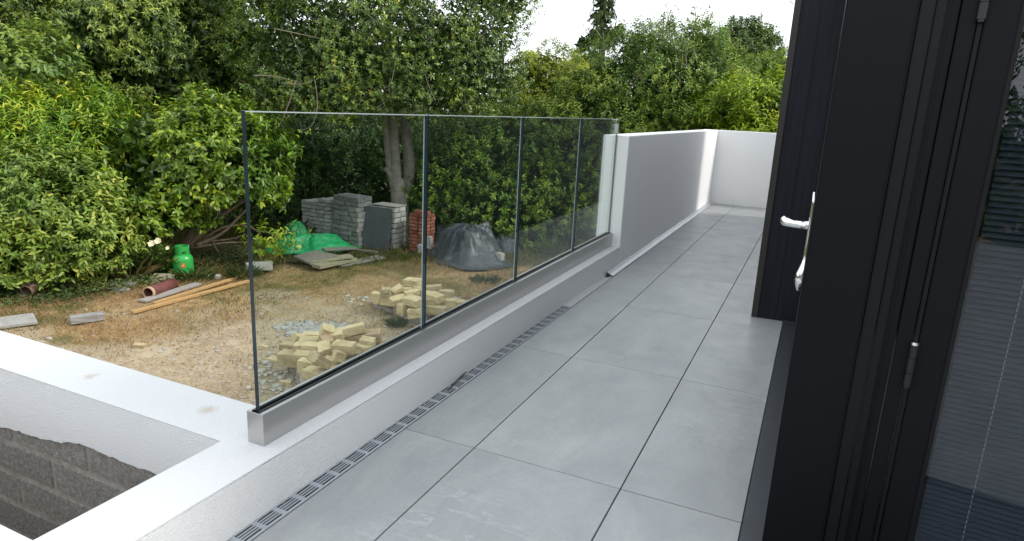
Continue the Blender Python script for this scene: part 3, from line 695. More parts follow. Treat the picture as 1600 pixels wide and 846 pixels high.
# old boards beside the green tarp
pA = [gp(458, 400, -1.47), gp(485, 411.5, -1.47), gp(530, 399, -1.40), gp(492, 391, -1.40)]
v = [tuple(p) for p in pA] + [(p[0], p[1], p[2] - .035) for p in pA]
o = link('board', mesh('board', v, [(3, 2, 1, 0), (4, 5, 6, 7), (0, 1, 5, 4), (1, 2, 6, 5), (2, 3, 7, 6), (3, 0, 4, 7)], M_oldwood)); tag(o, 'wide weathered wooden board in front of the green tarpaulin', 'board')
plank('plank', gp(486, 411, -1.50), gp(549, 402, -1.46), .20, .045, M_mosswood, 'lichened plank lying against the wide weathered board', 0)
plank('plank', gp(494, 419.5, -1.55), gp(552, 407, -1.55), .22, .06, M_mosswood, 'thick lichened plank, nearest of the old boards', 0)
plank('plank', gpt(520, 393, .08), gpt(590, 399, .04), .05, .03, M_oldwood, 'narrow old wooden stick lying right of the boards', 0)
plank('plank', gpt(505, 401, .12), gpt(556, 396, .10), .16, .035, M_oldwood, 'old grey plank behind the lichened planks', 0)
plank('plank', gpt(528, 417, .02), gpt(596, 405, .02), .25, .03, M_oldwood, 'half buried grey board in the dry grass', 0)

# ------------------------------------------------------------------ sheets over heaps
def nz2(x, y, sd_, f_): return float(fbm(np.array([x + 50]), np.array([y + 50]), sd_, f_, 3)[0])
def heap(name, c, rx, ry, H, rz, mat, seed, plateau=.45, folds=9, label='', cat='', power=1.4, nr=34, na=96, skirt=.22):
    r0 = random.Random(seed); ph = [r0.uniform(0, 6.28) for _ in range(12)]; v = [(0, 0, H)]; f = []
    for i in range(1, nr + 1):
        q = i / nr
        for k in range(na):
            a = 2 * math.pi * k / na
            out = 1 + .12 * math.sin(2 * a + ph[0]) + .08 * math.sin(3 * a + ph[1]) + .05 * math.sin(7 * a + ph[2])
            pl = plateau * (1 + .15 * math.sin(2 * a + ph[3]) + .1 * math.sin(5 * a + ph[9]))
            if q < pl: h = H * (1 - .10 * (q / pl) ** 2)
            else:
                s_ = (q - pl) / (1 - pl); h = H * .90 * max(0, (1 - s_ / (1 - skirt))) ** power if s_ < 1 - skirt else 0
            ca, sa = math.cos(a), math.sin(a)
            w1 = nz2(ca * 1.3 + seed, sa * 1.3 + q * .7, seed + 3, 2.2); w2 = nz2(q * ca * 2.2 + seed, q * sa * 2.2, seed + 9, 2.6); w3 = nz2(q * ca * 2.2, q * sa * 2.2 + seed, seed + 15, 6.0)
            fold = (abs(w1 - .5) * 2 - .35) * .30 + (abs(w2 - .5) * 2 - .3) * .20 + (abs(w3 - .5) * 2 - .3) * .05
            rr = q * out * (1 + .25 * fold * min(1, q * 2))
            x = rx * rr * math.cos(a); y = ry * rr * math.sin(a)
            n = float(fbm(np.array([x + seed]), np.array([y]), seed, 3.2, 4)[0]) - .5
            z = h * (1 + fold * min(1, q * 3) * 1.0) + n * .07 * H + .012
            v.append((x, y, max(z, .006 + .02 * (n + .5))))
    for k in range(na): f.append((0, 1 + k, 1 + (k + 1) % na))
    for i in range(nr - 1):
        for k in range(na): f.append((1 + i * na + k, 1 + (i + 1) * na + k, 1 + (i + 1) * na + (k + 1) % na, 1 + i * na + (k + 1) % na))
    me = mesh(name, v, f, mat, True); o = link(name, me, None, (c[0], c[1], GZ + .02), (0, 0, R_(rz)))
    return tag(o, label, cat)
c = gp(733, 404); heap('plastic_sheet', c, .98, .98, .66, 20, M_blackpl, 5, .42, 8, 'black plastic sheet draped over a heap beside the red brick stack', 'plastic sheet', 1.1)
c = gp(692, 384); heap('plastic_sheet', c, .55, .45, .42, 10, M_blackpl, 8, .4, 7, 'smaller dark plastic bundle behind the black sheet by the brick stack', 'plastic sheet')
c = gp(785, 393); heap('plastic_sheet', c, .55, .45, .30, 10, M_blackpl, 12, .4, 7, 'low dark plastic fold right of the black sheeted heap', 'plastic sheet')
c = gp(487, 391); heap('tarpaulin', (c[0], c[1]), 1.0, .52, .30, 62, M_greentarp, 17, .45, 8, 'bright green tarpaulin crumpled in front of the grey pavers', 'tarpaulin', 1.0)
c = gp(470, 385.5); heap('plastic_sheet', (c[0] - .25, c[1] + .1), .45, .36, .46, 30, M_greentarp, 23, .3, 6, 'dark green plastic bundle behind the bright green tarpaulin', 'tarpaulin', 1.0)

# gas bottle
p = gpt(287, 430, .0); gb = empty('gas_bottle', tuple(p), 'green gas bottle with an orange round sticker under the laurel', 'gas bottle')
MB().lathe([(0, .03), (.12, .0), (.135, .0), (.135, .03), (.157, .05), (.162, .08), (.162, .27), (.157, .30), (.13, .345), (.09, .37), (.05, .38), (0, .38)], 32).build('body', M_bottle, gb, True)
col_ = MB(); n = 32; v = []; f = []
for k in range(n + 1):
    a = 2 * math.pi * k / n
    top = .50 - (.045 if (k % 16) in (3, 4, 5) else 0)
    for r, z in ((.112, .345), (.112, top), (.104, top), (.104, .35)): v.append((r * math.cos(a), r * math.sin(a), z))
for k in range(n):
    for j in range(3): f.append((k * 4 + j, (k + 1) * 4 + j, (k + 1) * 4 + j + 1, k * 4 + j + 1))
link('collar', mesh('collar', v, f, M_bottle), gb)
MB().tube([(0, 0, .37), (0, 0, .46)], .022, 10).build('valve', M_cover, gb); MB().tube([(-.03, 0, .465), (.03, 0, .465)], .016, 10).build('valve_cap', M_cord, gb)
ang = math.atan2(-p[1], -p[0])
for rr, mt, off in ((.040, M_sticker, .1625), (.018, M_sticker2, .1635)):
    v = [(off * math.cos(ang), off * math.sin(ang), .20)]
    for k in range(20):
        a = 2 * math.pi * k / 20; s_ = rr * math.cos(a) / off
        v.append((off * math.cos(ang + s_), off * math.sin(ang + s_), .20 + rr * math.sin(a)))
    link('sticker', mesh('sticker', v, [(0, 1 + k, 1 + (k + 1) % 20) for k in range(20)], mt), gb)
# clay pipe
a = Vector(gpt(232, 467, .09)); b = Vector(gpt(273, 450, .09)); cp = empty('clay_pipe', tuple(a), 'red-brown glazed clay pipe with a pale open end lying in the grass', 'pipe')
d = (b - a)
def pipe(fr, to, r, mat, nm):
    pr_ = [(r * .82, fr), (r, fr), (r, to), (r * .82, to), (r * .82, fr)]
    m_ = MB().lathe(pr_, 24); q = d.to_track_quat('Z', 'Y').to_matrix(); m_.v = [tuple(q @ Vector(x)) for x in m_.v]; return m_.build(nm, mat, cp, True)
pipe(0, .045, .092, M_terrain, 'rim'); pipe(.046, .60, .084, M_terra, 'barrel')
# rusty tin
a = Vector(gpt(42, 464, .08)); d = Vector(gpt(66, 455, .16)) - a; cp = empty('rusty_tin', tuple(a), 'crushed rusty tin tube lying in the weeds at the far left', 'tin'); pipe(0, .34, .09, M_rust, 'barrel')
for i, (u, v_, l, w_, h_, ya, ro, lab, mt) in enumerate([(251, 441, .34, .30, .05, 20, 24, 'greenish stone slab propped behind the clay pipe', M_mosswood), (193, 447, .34, .14, .05, 30, 0, 'pale stone slab in weeds left of the clay pipe', M_paleblk),
        (186, 455, .30, .12, .04, 10, 0, 'low pale stone slab nearest the clay pipe mouth', M_paleblk), (205, 440, .30, .12, .04, 40, 0, 'blue-grey slate piece among the weeds by the shrub', M_slate), (330, 434, .3, .14, .05, 20, 0, 'grey lump of rubble right of the gas bottle', M_paleblk)]):
    p = gpt(u, v_, .03); me = rough_block(l, w_, h_, 500 + i, .008, .006); me.materials.append(mt); tag(link('stone_slab', me, None, tuple(p), (R_(ro), 0, R_(ya))), lab, 'slab')

# ------------------------------------------------------------------ scattered chips and grass
def scatter_chips(name, P, size, mat, label):
    n = len(P); base = np.array([(-1, -1, -.5), (1, -1, -.5), (1, 1, -.5), (-1, 1, -.5), (-.7, -.7, .5), (.8, -.6, .5), (.6, .7, .4), (-.7, .6, .5)], float)
    F0 = np.array([(0, 3, 2, 1), (4, 5, 6, 7), (0, 1, 5, 4), (1, 2, 6, 5), (2, 3, 7, 6), (3, 0, 4, 7)])
    V = base[None] * rng.uniform(.6, 1.3, (n, 8, 3)); V = V * (size[:, None, None] * np.stack([rng.uniform(.6, 1.5, n), np.ones(n), rng.uniform(.4, .9, n)], -1)[:, None, :])
    a = rng.uniform(0, 6.28, n); c_, s_ = np.cos(a), np.sin(a)
    X = V[..., 0] * c_[:, None] - V[..., 1] * s_[:, None]; Y = V[..., 0] * s_[:, None] + V[..., 1] * c_[:, None]
    V = np.stack([X, Y, V[..., 2]], -1) + P[:, None, :]
    F = F0[None] + (np.arange(n) * 8)[:, None, None]
    return tag(link(name, fastmesh(name, V.reshape(-1, 3), F.reshape(-1, 4), mat)), label, 'rubble', kind='stuff')
def onground(x, y, dz=0): return np.stack([x, y, GZ + gh(x, y) + dz], -1)
x = rng.uniform(-10, -1.9, 5200); y = rng.uniform(1.9, 12, 5200); d_ = np.hypot(x, y); kp = rng.random(5200) < np.clip(1.25 - (d_ - 4) / 6, .06, 1)
x, y = x[kp], y[kp]; scatter_chips('gravel', onground(x, y, .003), np.minimum(.035, .004 + rng.exponential(.0075, len(x))), M_chip, 'small tan pebbles and stone chips scattered over the bare dirt')
q = [gp(u, v_) for u, v_ in zip(rng.normal(498, 27, 800), rng.normal(518, 5.5, 800))]
q = np.array(q); scatter_chips('rubble', onground(q[:, 0], q[:, 1], .008), .006 + rng.exponential(.011, len(q)), M_whitechip, 'white mortar rubble spread behind the nearer stone heap')
q = np.array([gp(u, v_) for u, v_ in list(zip(rng.normal(425, 22, 160), rng.normal(592, 18, 160))) + list(zip(rng.normal(560, 20, 60), rng.normal(470, 5, 60)))])
scatter_chips('rubble', onground(q[:, 0], q[:, 1], .008), .005 + rng.exponential(.011, len(q)), M_chip, 'broken cream stone chips around the nearer pallet')

def norm(a): return a / np.maximum(1e-9, np.linalg.norm(a, axis=-1, keepdims=True))
def leaves(name, P, A, Nn, Ln, Wd, tint, mat, parent=None, quad=False, curl=.18):
    side = norm(np.cross(A, Nn)); Nn = norm(np.cross(side, A)); L = Ln[:, None]; Wh = Wd[:, None] / 2; n = len(P)
    tip = P + A * L - Nn * L * curl
    if quad:
        a1 = P + A * L * .28 + Nn * Wh * .25; a2 = P + A * L * .66 - Nn * L * curl * .3 + Nn * Wh * .25
        V = np.stack([P, a1 + side * Wh * .85, a2 + side * Wh * .8, tip, a2 - side * Wh * .8, a1 - side * Wh * .85], 1)
        F = np.array([(0, 1, 2, 3), (0, 3, 4, 5)])[None] + (np.arange(n) * 6)[:, None, None]
        return link(name, fastmesh(name, V.reshape(-1, 3), F.reshape(-1, 4), mat, np.repeat(tint, 2)), parent)
    md = P + A * L * .45 + Nn * Wh * .3
    V = np.stack([P, md + side * Wh, tip, md - side * Wh], 1)
    F = np.array([(0, 1, 2), (0, 2, 3)])[None] + (np.arange(n) * 4)[:, None, None]
    return link(name, fastmesh(name, V.reshape(-1, 3), F.reshape(-1, 3), mat, np.repeat(tint, 2)), parent)
# grass blades: dry turf in patches, green weeds near the bushes
n = 130000; x = rng.uniform(-13, -2, n); y = rng.uniform(1.9, 14, n); t_, g_ = gzone(x, y)
pn = fbm(x, y, 55, 1.1, 3); dens = np.clip(t_ * 1.0 + .02, 0, 1) * np.clip((pn - .35) * 5, .12, 1)
kp = rng.random(n) < dens; x, y, t_, g_, pn = x[kp], y[kp], t_[kp], g_[kp], pn[kp]; n = len(x)
A = norm(np.stack([rng.normal(0, .6, n), rng.normal(0, .6, n), np.ones(n)], -1)); Ls = rng.uniform(.025, .075, n) + g_ * rng.uniform(0, .10, n)
tn = np.clip(.72 - g_ * .5 - (fbm(x, y, 77, .8, 2) > .56) * .5 + rng.normal(0, .16, n), 0, 1)
leaves('turf', onground(x, y), A, norm(rng.normal(0, 1, (n, 3))), Ls, .005 + Ls * .07, tn, L_dry); tag(bpy.data.objects['turf'], 'patchy dry brown grass across the garden', 'grass', kind='stuff')

# ------------------------------------------------------------------ foliage
TOCAM = lambda p: norm(CAM[None] - p)
def crown(name, blobs, n, leaf, mat, parent, k=9, slen=.16, seed=1, up=.45, quad=False, aspect=.45, lump=.14, tipy=.25, back=.25, inner=.16, droop=0, tb=.45, under=-.55, spread=.9, jit=.1, gap_f=1.7, gap_a=1.5):
    """blobs: (u, v, dist, rx, ry, rz) ellipsoids; leaves sit in sprigs on their lumpy surfaces"""
    g = np.random.default_rng(seed); C_ = np.array([sp(b[0], b[1], b[2]) if b[2] else b[0] for b in blobs]); Rr = np.array([b[3:6] for b in blobs], float)
    area = np.array([(r[0] * r[1] + r[0] * r[2] + r[1] * r[2]) for r in Rr]); cnt = (n / k * area / area.sum() * 1.7).astype(int)
    O = []; D_ = []
    for i, m in enumerate(cnt):
        u = norm(g.normal(size=(m, 3))); u = u[u[:, 2] > under]
        fr = g.uniform(1.5, 6, (9, 3)) * np.where(g.random((9, 3)) < .5, -1, 1); ph = g.uniform(0, 6.28, 9)
        lm = sum(np.sin(u @ fr[q_] * 1.5 + ph[q_]) / (1 + .25 * q_) for q_ in range(9)) / 4
        rho = 1 + lump * lm - np.abs(g.normal(0, jit, len(u)))
        q0 = C_[i] + u * Rr[i]; hol = fbm(q0[:, 0] * .9 + q0[:, 2] * .8, q0[:, 1] * .9 - q0[:, 2] * .7, seed + 40, gap_f, 2)
        rho = rho - np.clip(.50 - hol, 0, 1) * gap_a
        p = C_[i] + u * Rr[i] * rho[:, None]
        keep = np.ones(len(u), bool)
        for j in range(len(cnt)):
            if j != i: keep &= (((p - C_[j]) / (Rr[j] * .84)) ** 2).sum(1) > 1
        fc = (norm(u / Rr[i]) * TOCAM(p)).sum(1); keep &= (fc > -.2) | (g.random(len(u)) < back)
        keep &= p[:, 2] > GZ + .03
        O.append(p[keep]); D_.append(norm(u[keep] / Rr[i]))
    O = np.concatenate(O); D_ = np.concatenate(D_); m = len(O)
    ax = norm(D_ + np.array([0, 0, up]) + g.normal(0, .38, (m, 3))); ax[:, 2] -= droop; ax = norm(ax)
    cl = np.clip(tb + (fbm(O[:, 0] * 1.3 + O[:, 1] * .6, O[:, 2] * 1.3 - O[:, 1] * .5, seed, 1.4, 3) - .5) * .9 + g.normal(0, .12, m), 0, 1)
    # sprigs
    s_ = np.tile(np.linspace(.05, 1, k), (m, 1)); base = O[:, None] + ax[:, None] * (s_ * slen * g.uniform(.5, 1.4, (m, 1)))[..., None]
    e1 = norm(np.cross(ax, norm(g.normal(size=(m, 3))))); e2 = np.cross(ax, e1); ang = np.arange(k)[None] * 2.4 + g.uniform(0, 6.28, (m, 1))
    rad = np.cos(ang)[..., None] * e1[:, None] + np.sin(ang)[..., None] * e2[:, None]
    A = norm(ax[:, None] * g.uniform(.25, .8, (m, k, 1)) + rad * spread + g.normal(0, .15, (m, k, 3)) - np.array([0, 0, .18 + droop]))
    Nn = norm(ax[:, None] * .8 + np.array([0, 0, .6]) + g.normal(0, .3, (m, k, 3)))
    Ls = leaf * g.uniform(.65, 1.25, (m, k)); tn = np.clip(cl[:, None] - .12 + tipy * s_ ** 2 + g.normal(0, .10, (m, k)), 0, 1)
    old = g.random((m, k)) < .012; tn = np.where(old, 1, tn)
    P = base.reshape(-1, 3); A = A.reshape(-1, 3); Nn = Nn.reshape(-1, 3); Ls = Ls.reshape(-1); tn = tn.reshape(-1)
    o = leaves(name, P, A, Nn, Ls, Ls * aspect, tn, mat, parent, quad)
    o['kind'] = 'stuff'
    # larger leaves deeper inside close the crown, tinted dark to paint in its shade
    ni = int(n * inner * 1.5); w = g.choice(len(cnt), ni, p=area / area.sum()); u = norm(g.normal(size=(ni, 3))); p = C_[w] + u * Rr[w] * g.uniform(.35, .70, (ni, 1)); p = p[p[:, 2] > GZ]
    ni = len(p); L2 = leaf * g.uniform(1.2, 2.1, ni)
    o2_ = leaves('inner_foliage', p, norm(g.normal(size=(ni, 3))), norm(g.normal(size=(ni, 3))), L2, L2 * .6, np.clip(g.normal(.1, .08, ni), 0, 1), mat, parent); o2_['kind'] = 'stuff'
    return O, ax
def plant(name, at, label, cat, group=None): return empty(name, tuple(at), label, cat, group)
def wtube(pts, rad, n=8, sub=4):
    """smooth tube through points"""
    P = [Vector(p) for p in pts]; out = []; rr = []
    for i in range(len(P) - 1):
        p0 = P[max(i - 1, 0)]; p1 = P[i]; p2 = P[i + 1]; p3 = P[min(i + 2, len(P) - 1)]
        for s_ in range(sub):
            t = s_ / sub; out.append(.5 * ((2 * p1) + (p2 - p0) * t + (2 * p0 - 5 * p1 + 4 * p2 - p3) * t * t + (3 * p1 - p0 - 3 * p2 + p3) * t ** 3)); rr.append(rad[i] * (1 - t) + rad[i + 1] * t)
    out.append(P[-1]); rr.append(rad[-1]); return MB().tube(out, rr, n)
def trunk(parent, pts, rad, mat=M_bark, name='trunk'): o = wtube(pts, rad, 10).build(name, mat, parent, True, world=True); return o
def crownw(root, name, *a, **k):
    before = set(root.children); r = crown(name, *a, parent=root, **k)
    for c_ in root.children:
        if c_ not in before: c_.matrix_parent_inverse = Matrix.Translation(-root.location)
    return r
def leafparts(root, O, ax, leaf, mat, nmax, seed, aspect=.45):
    """the most exposed leaves as single leaf parts with shared meshes"""
    g = np.random.default_rng(seed); sc = (ax * TOCAM(O)).sum(1) + g.normal(0, .3, len(O)); ii = np.argsort(-sc)[:nmax]
    ms = []
    for q_ in range(5):
        W_ = leaf * aspect / 2
        v = [(0, 0, 0), (W_ * .85, leaf * .28, .008), (W_ * .8, leaf * .66, .004), (0, leaf, -leaf * .2), (-W_ * .8, leaf * .66, .004), (-W_ * .85, leaf * .28, .008)]
        me = fastmesh('leaf', np.array(v), np.array([(0, 1, 2, 3), (0, 3, 4, 5)]), mat, np.array([.4 + q_ * .1] * 2)); ms.append(me)
    for i in ii:
        z = norm(ax[i] + np.array([0, 0, .7]) + g.normal(0, .25, 3)); yv = norm(np.cross(z, norm(g.normal(size=3)))); xv = np.cross(yv, z)
        o = bpy.data.objects.new('leaf', ms[g.integers(5)]); COL.objects.link(o); o.parent = root
        m = Matrix(((xv[0], yv[0], z[0], 0), (xv[1], yv[1], z[1], 0), (xv[2], yv[2], z[2], 0), (0, 0, 0, 1))); m.translation = Vector(O[i] + ax[i] * .08 - np.array(root.location))
        o.matrix_local = m

# 1 rounded camellia shrub, far left
r = plant('shrub', sp(75, 430, 12.6), 'rounded yellowish green shrub at the far left with medium pointed leaves', 'shrub')
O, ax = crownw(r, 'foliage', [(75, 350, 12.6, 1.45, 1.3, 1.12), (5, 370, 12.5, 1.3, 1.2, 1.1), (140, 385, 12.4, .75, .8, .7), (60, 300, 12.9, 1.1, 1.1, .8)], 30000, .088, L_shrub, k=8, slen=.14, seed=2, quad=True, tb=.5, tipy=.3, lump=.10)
leafparts(r, O, ax, .09, L_shrub, 170, 3, .48)
trunk(r, [sp(80, 440, 12.7), sp(82, 400, 12.7), sp(90, 340, 12.7)], [.09, .07, .03], M_stem, 'stem')
# 2 laurel
r = plant('laurel_bush', sp(290, 392, 13.2), 'big glossy bright green laurel bush above the gas bottle', 'bush')
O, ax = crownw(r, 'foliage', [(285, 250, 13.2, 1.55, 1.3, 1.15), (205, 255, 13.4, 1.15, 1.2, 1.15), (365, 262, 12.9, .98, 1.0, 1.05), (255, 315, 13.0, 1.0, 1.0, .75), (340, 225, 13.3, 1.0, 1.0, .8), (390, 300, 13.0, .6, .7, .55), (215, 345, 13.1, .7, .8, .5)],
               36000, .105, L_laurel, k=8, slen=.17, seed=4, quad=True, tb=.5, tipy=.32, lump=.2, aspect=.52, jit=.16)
leafparts(r, O, ax, .108, L_laurel, 200, 5, .52)
for pts, rd in [([(283, 393), (300, 365), (318, 330), (325, 280)], (.085, .07, .05, .02)), ([(290, 385), (325, 358), (350, 335), (385, 312)], (.05, .04, .03, .015)), ([(306, 384), (345, 366), (378, 335), (392, 320)], (.04, .03, .022, .012)),
                ([(296, 390), (318, 340), (322, 318), (330, 290)], (.04, .035, .03, .02)), ([(320, 372), (350, 355), (385, 353), (408, 366)], (.022, .02, .018, .012)), ([(350, 335), (360, 300), (358, 270)], (.03, .02, .015)),
                ([(330, 360), (333, 380), (342, 395)], (.012, .01, .008)), ([(300, 388), (350, 380), (400, 378), (440, 368)], (.02, .016, .014, .008)), ([(400, 360), (440, 366), (470, 358)], (.018, .014, .008)), ([(312, 378), (360, 374), (384, 366)], (.014, .012, .008))]:
    trunk(r, [sp(a_, b_, 12.7 - i * .05) for i, (a_, b_) in enumerate(pts)], rd, M_stem, 'branch')
# low leafy laurel branch over the tarp
O, ax = crownw(r, 'low_foliage', [(432, 372, 12.1, .34, .4, .22), (405, 365, 12.3, .35, .4, .22), (452, 380, 12.1, .2, .2, .22), (420, 392, 12.2, .3, .3, .15), (470, 358, 12.1, .12, .12, .1)], 420, .10, L_laurel, k=6, slen=.14, seed=6, quad=True, tb=.6, inner=0, under=-1, jit=.4)
# 3 mahonia / ferny yellow green
r = plant('fern_shrub', sp(80, 330, 14), 'feathery yellow-green shrub behind the rounded shrub at left', 'shrub')
crownw(r, 'foliage', [(70, 225, 13.8, 1.25, 1.1, .85), (130, 200, 14.2, .8, .8, .7), (15, 225, 13.6, .9, .9, .8), (110, 270, 13.4, .7, .7, .6), (170, 240, 13.8, .6, .6, .6)], 22000, .13, L_fern, k=12, slen=.26, seed=7, aspect=.2, tb=.6, up=.7)
r = plant('shrub', sp(60, 300, 14.6), 'dull green broad leaved shrub at the left edge above the feathery one', 'shrub')
crownw(r, 'foliage', [(40, 135, 14.6, 1.3, 1.1, 1.0), (95, 165, 14.8, .8, .8, .7), (0, 170, 14.4, .8, .8, .9)], 9000, .12, L_shrub, k=8, slen=.16, seed=8, tb=.38, lump=.2)
# 4 bay tree
r = plant('tree', sp(200, 385, 15.8), 'leafy yellow-tipped evergreen tree rising behind the laurel', 'tree')
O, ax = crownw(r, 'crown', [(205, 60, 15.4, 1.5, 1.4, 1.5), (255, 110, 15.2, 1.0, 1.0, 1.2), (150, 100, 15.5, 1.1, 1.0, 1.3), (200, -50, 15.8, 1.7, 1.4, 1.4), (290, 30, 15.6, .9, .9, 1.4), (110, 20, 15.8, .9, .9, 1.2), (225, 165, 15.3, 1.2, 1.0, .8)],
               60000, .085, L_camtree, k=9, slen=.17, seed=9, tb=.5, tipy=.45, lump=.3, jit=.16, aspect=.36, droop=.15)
trunk(r, [sp(205, 385, 16), sp(205, 200, 16), sp(205, 20, 16)], [.16, .12, .05])
# 5 elm-like tree between
r = plant('tree', sp(350, 370, 17), 'mid green tree between the evergreen and the big crown', 'tree')
crownw(r, 'crown', [(350, 60, 16.8, 1.1, 1.1, 1.8), (395, 110, 16.8, 1.0, 1.0, 1.5), (320, 130, 17, .9, .9, 1.3), (375, 175, 16.8, 1.2, 1.0, .9), (345, -10, 17, .9, .9, 1.0)], 34000, .085, L_elm, k=9, slen=.16, seed=10, tb=.5, lump=.22, jit=.14)
trunk(r, [sp(350, 380, 17.2), sp(350, 200, 17.2), sp(350, 40, 17.2)], [.14, .11, .04])
# 6 dark conifers
r = plant('conifer_tree', sp(60, 370, 18), 'very dark conifer in the top left corner', 'tree')
crownw(r, 'crown', [(55, 40, 17.6, 1.4, 1.2, 2.0), (20, 100, 17.4, 1.1, 1.0, 1.6), (90, -20, 18, 1.2, 1.1, 1.5), (-10, 0, 17.6, 1.3, 1.2, 2.4)], 40000, .12, L_conif, k=12, slen=.22, seed=11, aspect=.14, tb=.4, droop=.3, lump=.22)
trunk(r, [sp(50, 380, 18.2), sp(50, 0, 18.2)], [.15, .06])
# 7 big holly-like tree with the forked trunk
r = plant('tree', (-7.85, 11.95, GZ), 'large small-leaved tree with a smooth grey forked trunk behind the bricks', 'tree')
hb = [(600, 60, 13.9, 2.1, 1.9, 1.5), (520, 100, 13.8, 1.5, 1.4, 1.15), (700, 90, 13.9, 1.5, 1.4, 1.2), (470, 50, 14.2, 1.3, 1.3, 1.3), (755, 40, 14.2, .95, 1.1, 1.3), (610, -80, 14.2, 2.2, 1.8, 1.6), (760, 120, 13.9, .75, .9, .75), (450, 140, 13.8, .85, .9, .6),
      (600, 145, 13.5, 1.5, 1.2, .6), (690, 150, 13.7, 1.1, 1.0, .5), (520, 150, 13.6, 1.0, 1.0, .5), (760, -50, 14.4, 1.1, 1.1, 1.2), (430, -20, 14.6, .8, .9, 1.0), (800, 0, 14.3, .45, .5, .5)]
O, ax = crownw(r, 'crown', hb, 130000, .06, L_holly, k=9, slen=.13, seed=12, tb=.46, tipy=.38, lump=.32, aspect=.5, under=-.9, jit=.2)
D_ = 14.35
trunk(r, [sp(626, 402, D_), sp(626, 372, D_), sp(625, 325, D_), sp(624, 298, D_), sp(622, 280, D_)], [.25, .205, .19, .19, .13])
trunk(r, [sp(620, 318, D_), sp(620, 290, D_), sp(617, 250, D_), sp(616, 215, D_), sp(616, 150, D_), sp(622, 60, D_)], [.10, .13, .115, .105, .09, .03], name='limb')
trunk(r, [sp(630, 312, D_), sp(638, 285, D_), sp(640, 255, D_), sp(636, 220, D_), sp(634, 170, D_), sp(660, 80, D_)], [.10, .12, .125, .11, .09, .03], name='limb')
trunk(r, [sp(620, 300, D_), sp(611, 275, D_), sp(607, 240, D_), sp(603, 205, D_), sp(596, 150, D_), sp(560, 80, D_)], [.09, .085, .08, .07, .055, .02], name='limb')
trunk(r, [sp(614, 285, D_), sp(609, 272, D_ - .1), sp(602, 263, D_ - .15)], [.07, .06, .05], name='cut_limb')
g = np.random.default_rng(5)
for i in range(26):            # bare pale twigs threading the crown surface
    u0, v0 = g.uniform(420, 800), g.uniform(5, 175); a_ = g.uniform(-2.6, -.3) if i % 3 else g.uniform(.8, 2.4); L_ = g.uniform(30, 75); cv = g.uniform(-.35, .35); ds = 12.35 + abs(u0 - 610) / 260 + g.uniform(-.2, .3)
    pts = []
    for s_ in range(4): pts.append(sp(u0 + math.cos(a_ + cv * s_ / 3) * L_ * s_ / 3, v0 + math.sin(a_ + cv * s_ / 3) * L_ * s_ / 3, ds + s_ * .05))
    wtube(pts, (.007, .006, .005, .003), 5, 3).build('twig', M_twig, r, True, world=True)
for pts in [[(462, 128), (452, 160), (437, 195), (424, 204)], [(492, 125), (496, 165), (488, 195), (470, 205)], [(440, 130), (470, 132), (488, 126)], [(428, 45), (475, 55), (530, 68)], [(570, 20), (595, 38), (620, 46), (640, 46)], [(396, 118), (430, 120), (470, 130)]]:
    wtube([sp(a_, b_, 12.5) for a_, b_ in pts], [.009, .008, .006, .004][:len(pts)], 5, 4).build('twig', M_twig, r, True, world=True)
crownw(r, 'hanging_leaves', [(470, 206, 12.5, .08, .08, .06), (424, 200, 12.5, .09, .09, .07), (440, 196, 12.5, .07, .07, .05), (540, 190, 12.8, .3, .3, .08)], 260, .06, L_holly, k=7, slen=.08, seed=13, inner=0, tb=.8)

# 8 dark hedges behind the stacks and behind the glass
r = plant('hedge', sp(520, 380, 17), 'shady dark green hedge behind the grey stacks', 'hedge')
crownw(r, 'foliage', [(u, v_, 16.6 + (u % 3) * .2, 1.1, .9, 1.15) for u, v_ in [(410, 240), (470, 250), (530, 255), (590, 255), (650, 255), (440, 330), (500, 335), (560, 340), (620, 340), (680, 330), (400, 330)]], 52000, .085, L_hedge, k=8, slen=.14, seed=14, tb=.28, tipy=.1)
r = plant('hedge', sp(800, 395, 14.6), 'tall leafy green hedge behind the right hand glass panes', 'hedge')
O, ax = crownw(r, 'foliage', [(u, v_, d_ + .55, 1.0, .9, .95) for u, v_, d_ in [(700, 245, 14.4), (760, 240, 14.4), (820, 240, 14.5), (880, 235, 14.6), (940, 230, 14.8), (1000, 220, 15), (690, 310, 14.2), (750, 305, 14.0), (810, 305, 14.1), (870, 300, 14.3), (930, 295, 14.5), (990, 290, 14.8),
                (720, 365, 14.0), (790, 362, 14.0), (860, 350, 14.2), (930, 340, 14.4)]], 62000, .088, L_hedge, k=9, slen=.17, seed=15, tb=.55, tipy=.35, lump=.16, up=.8)
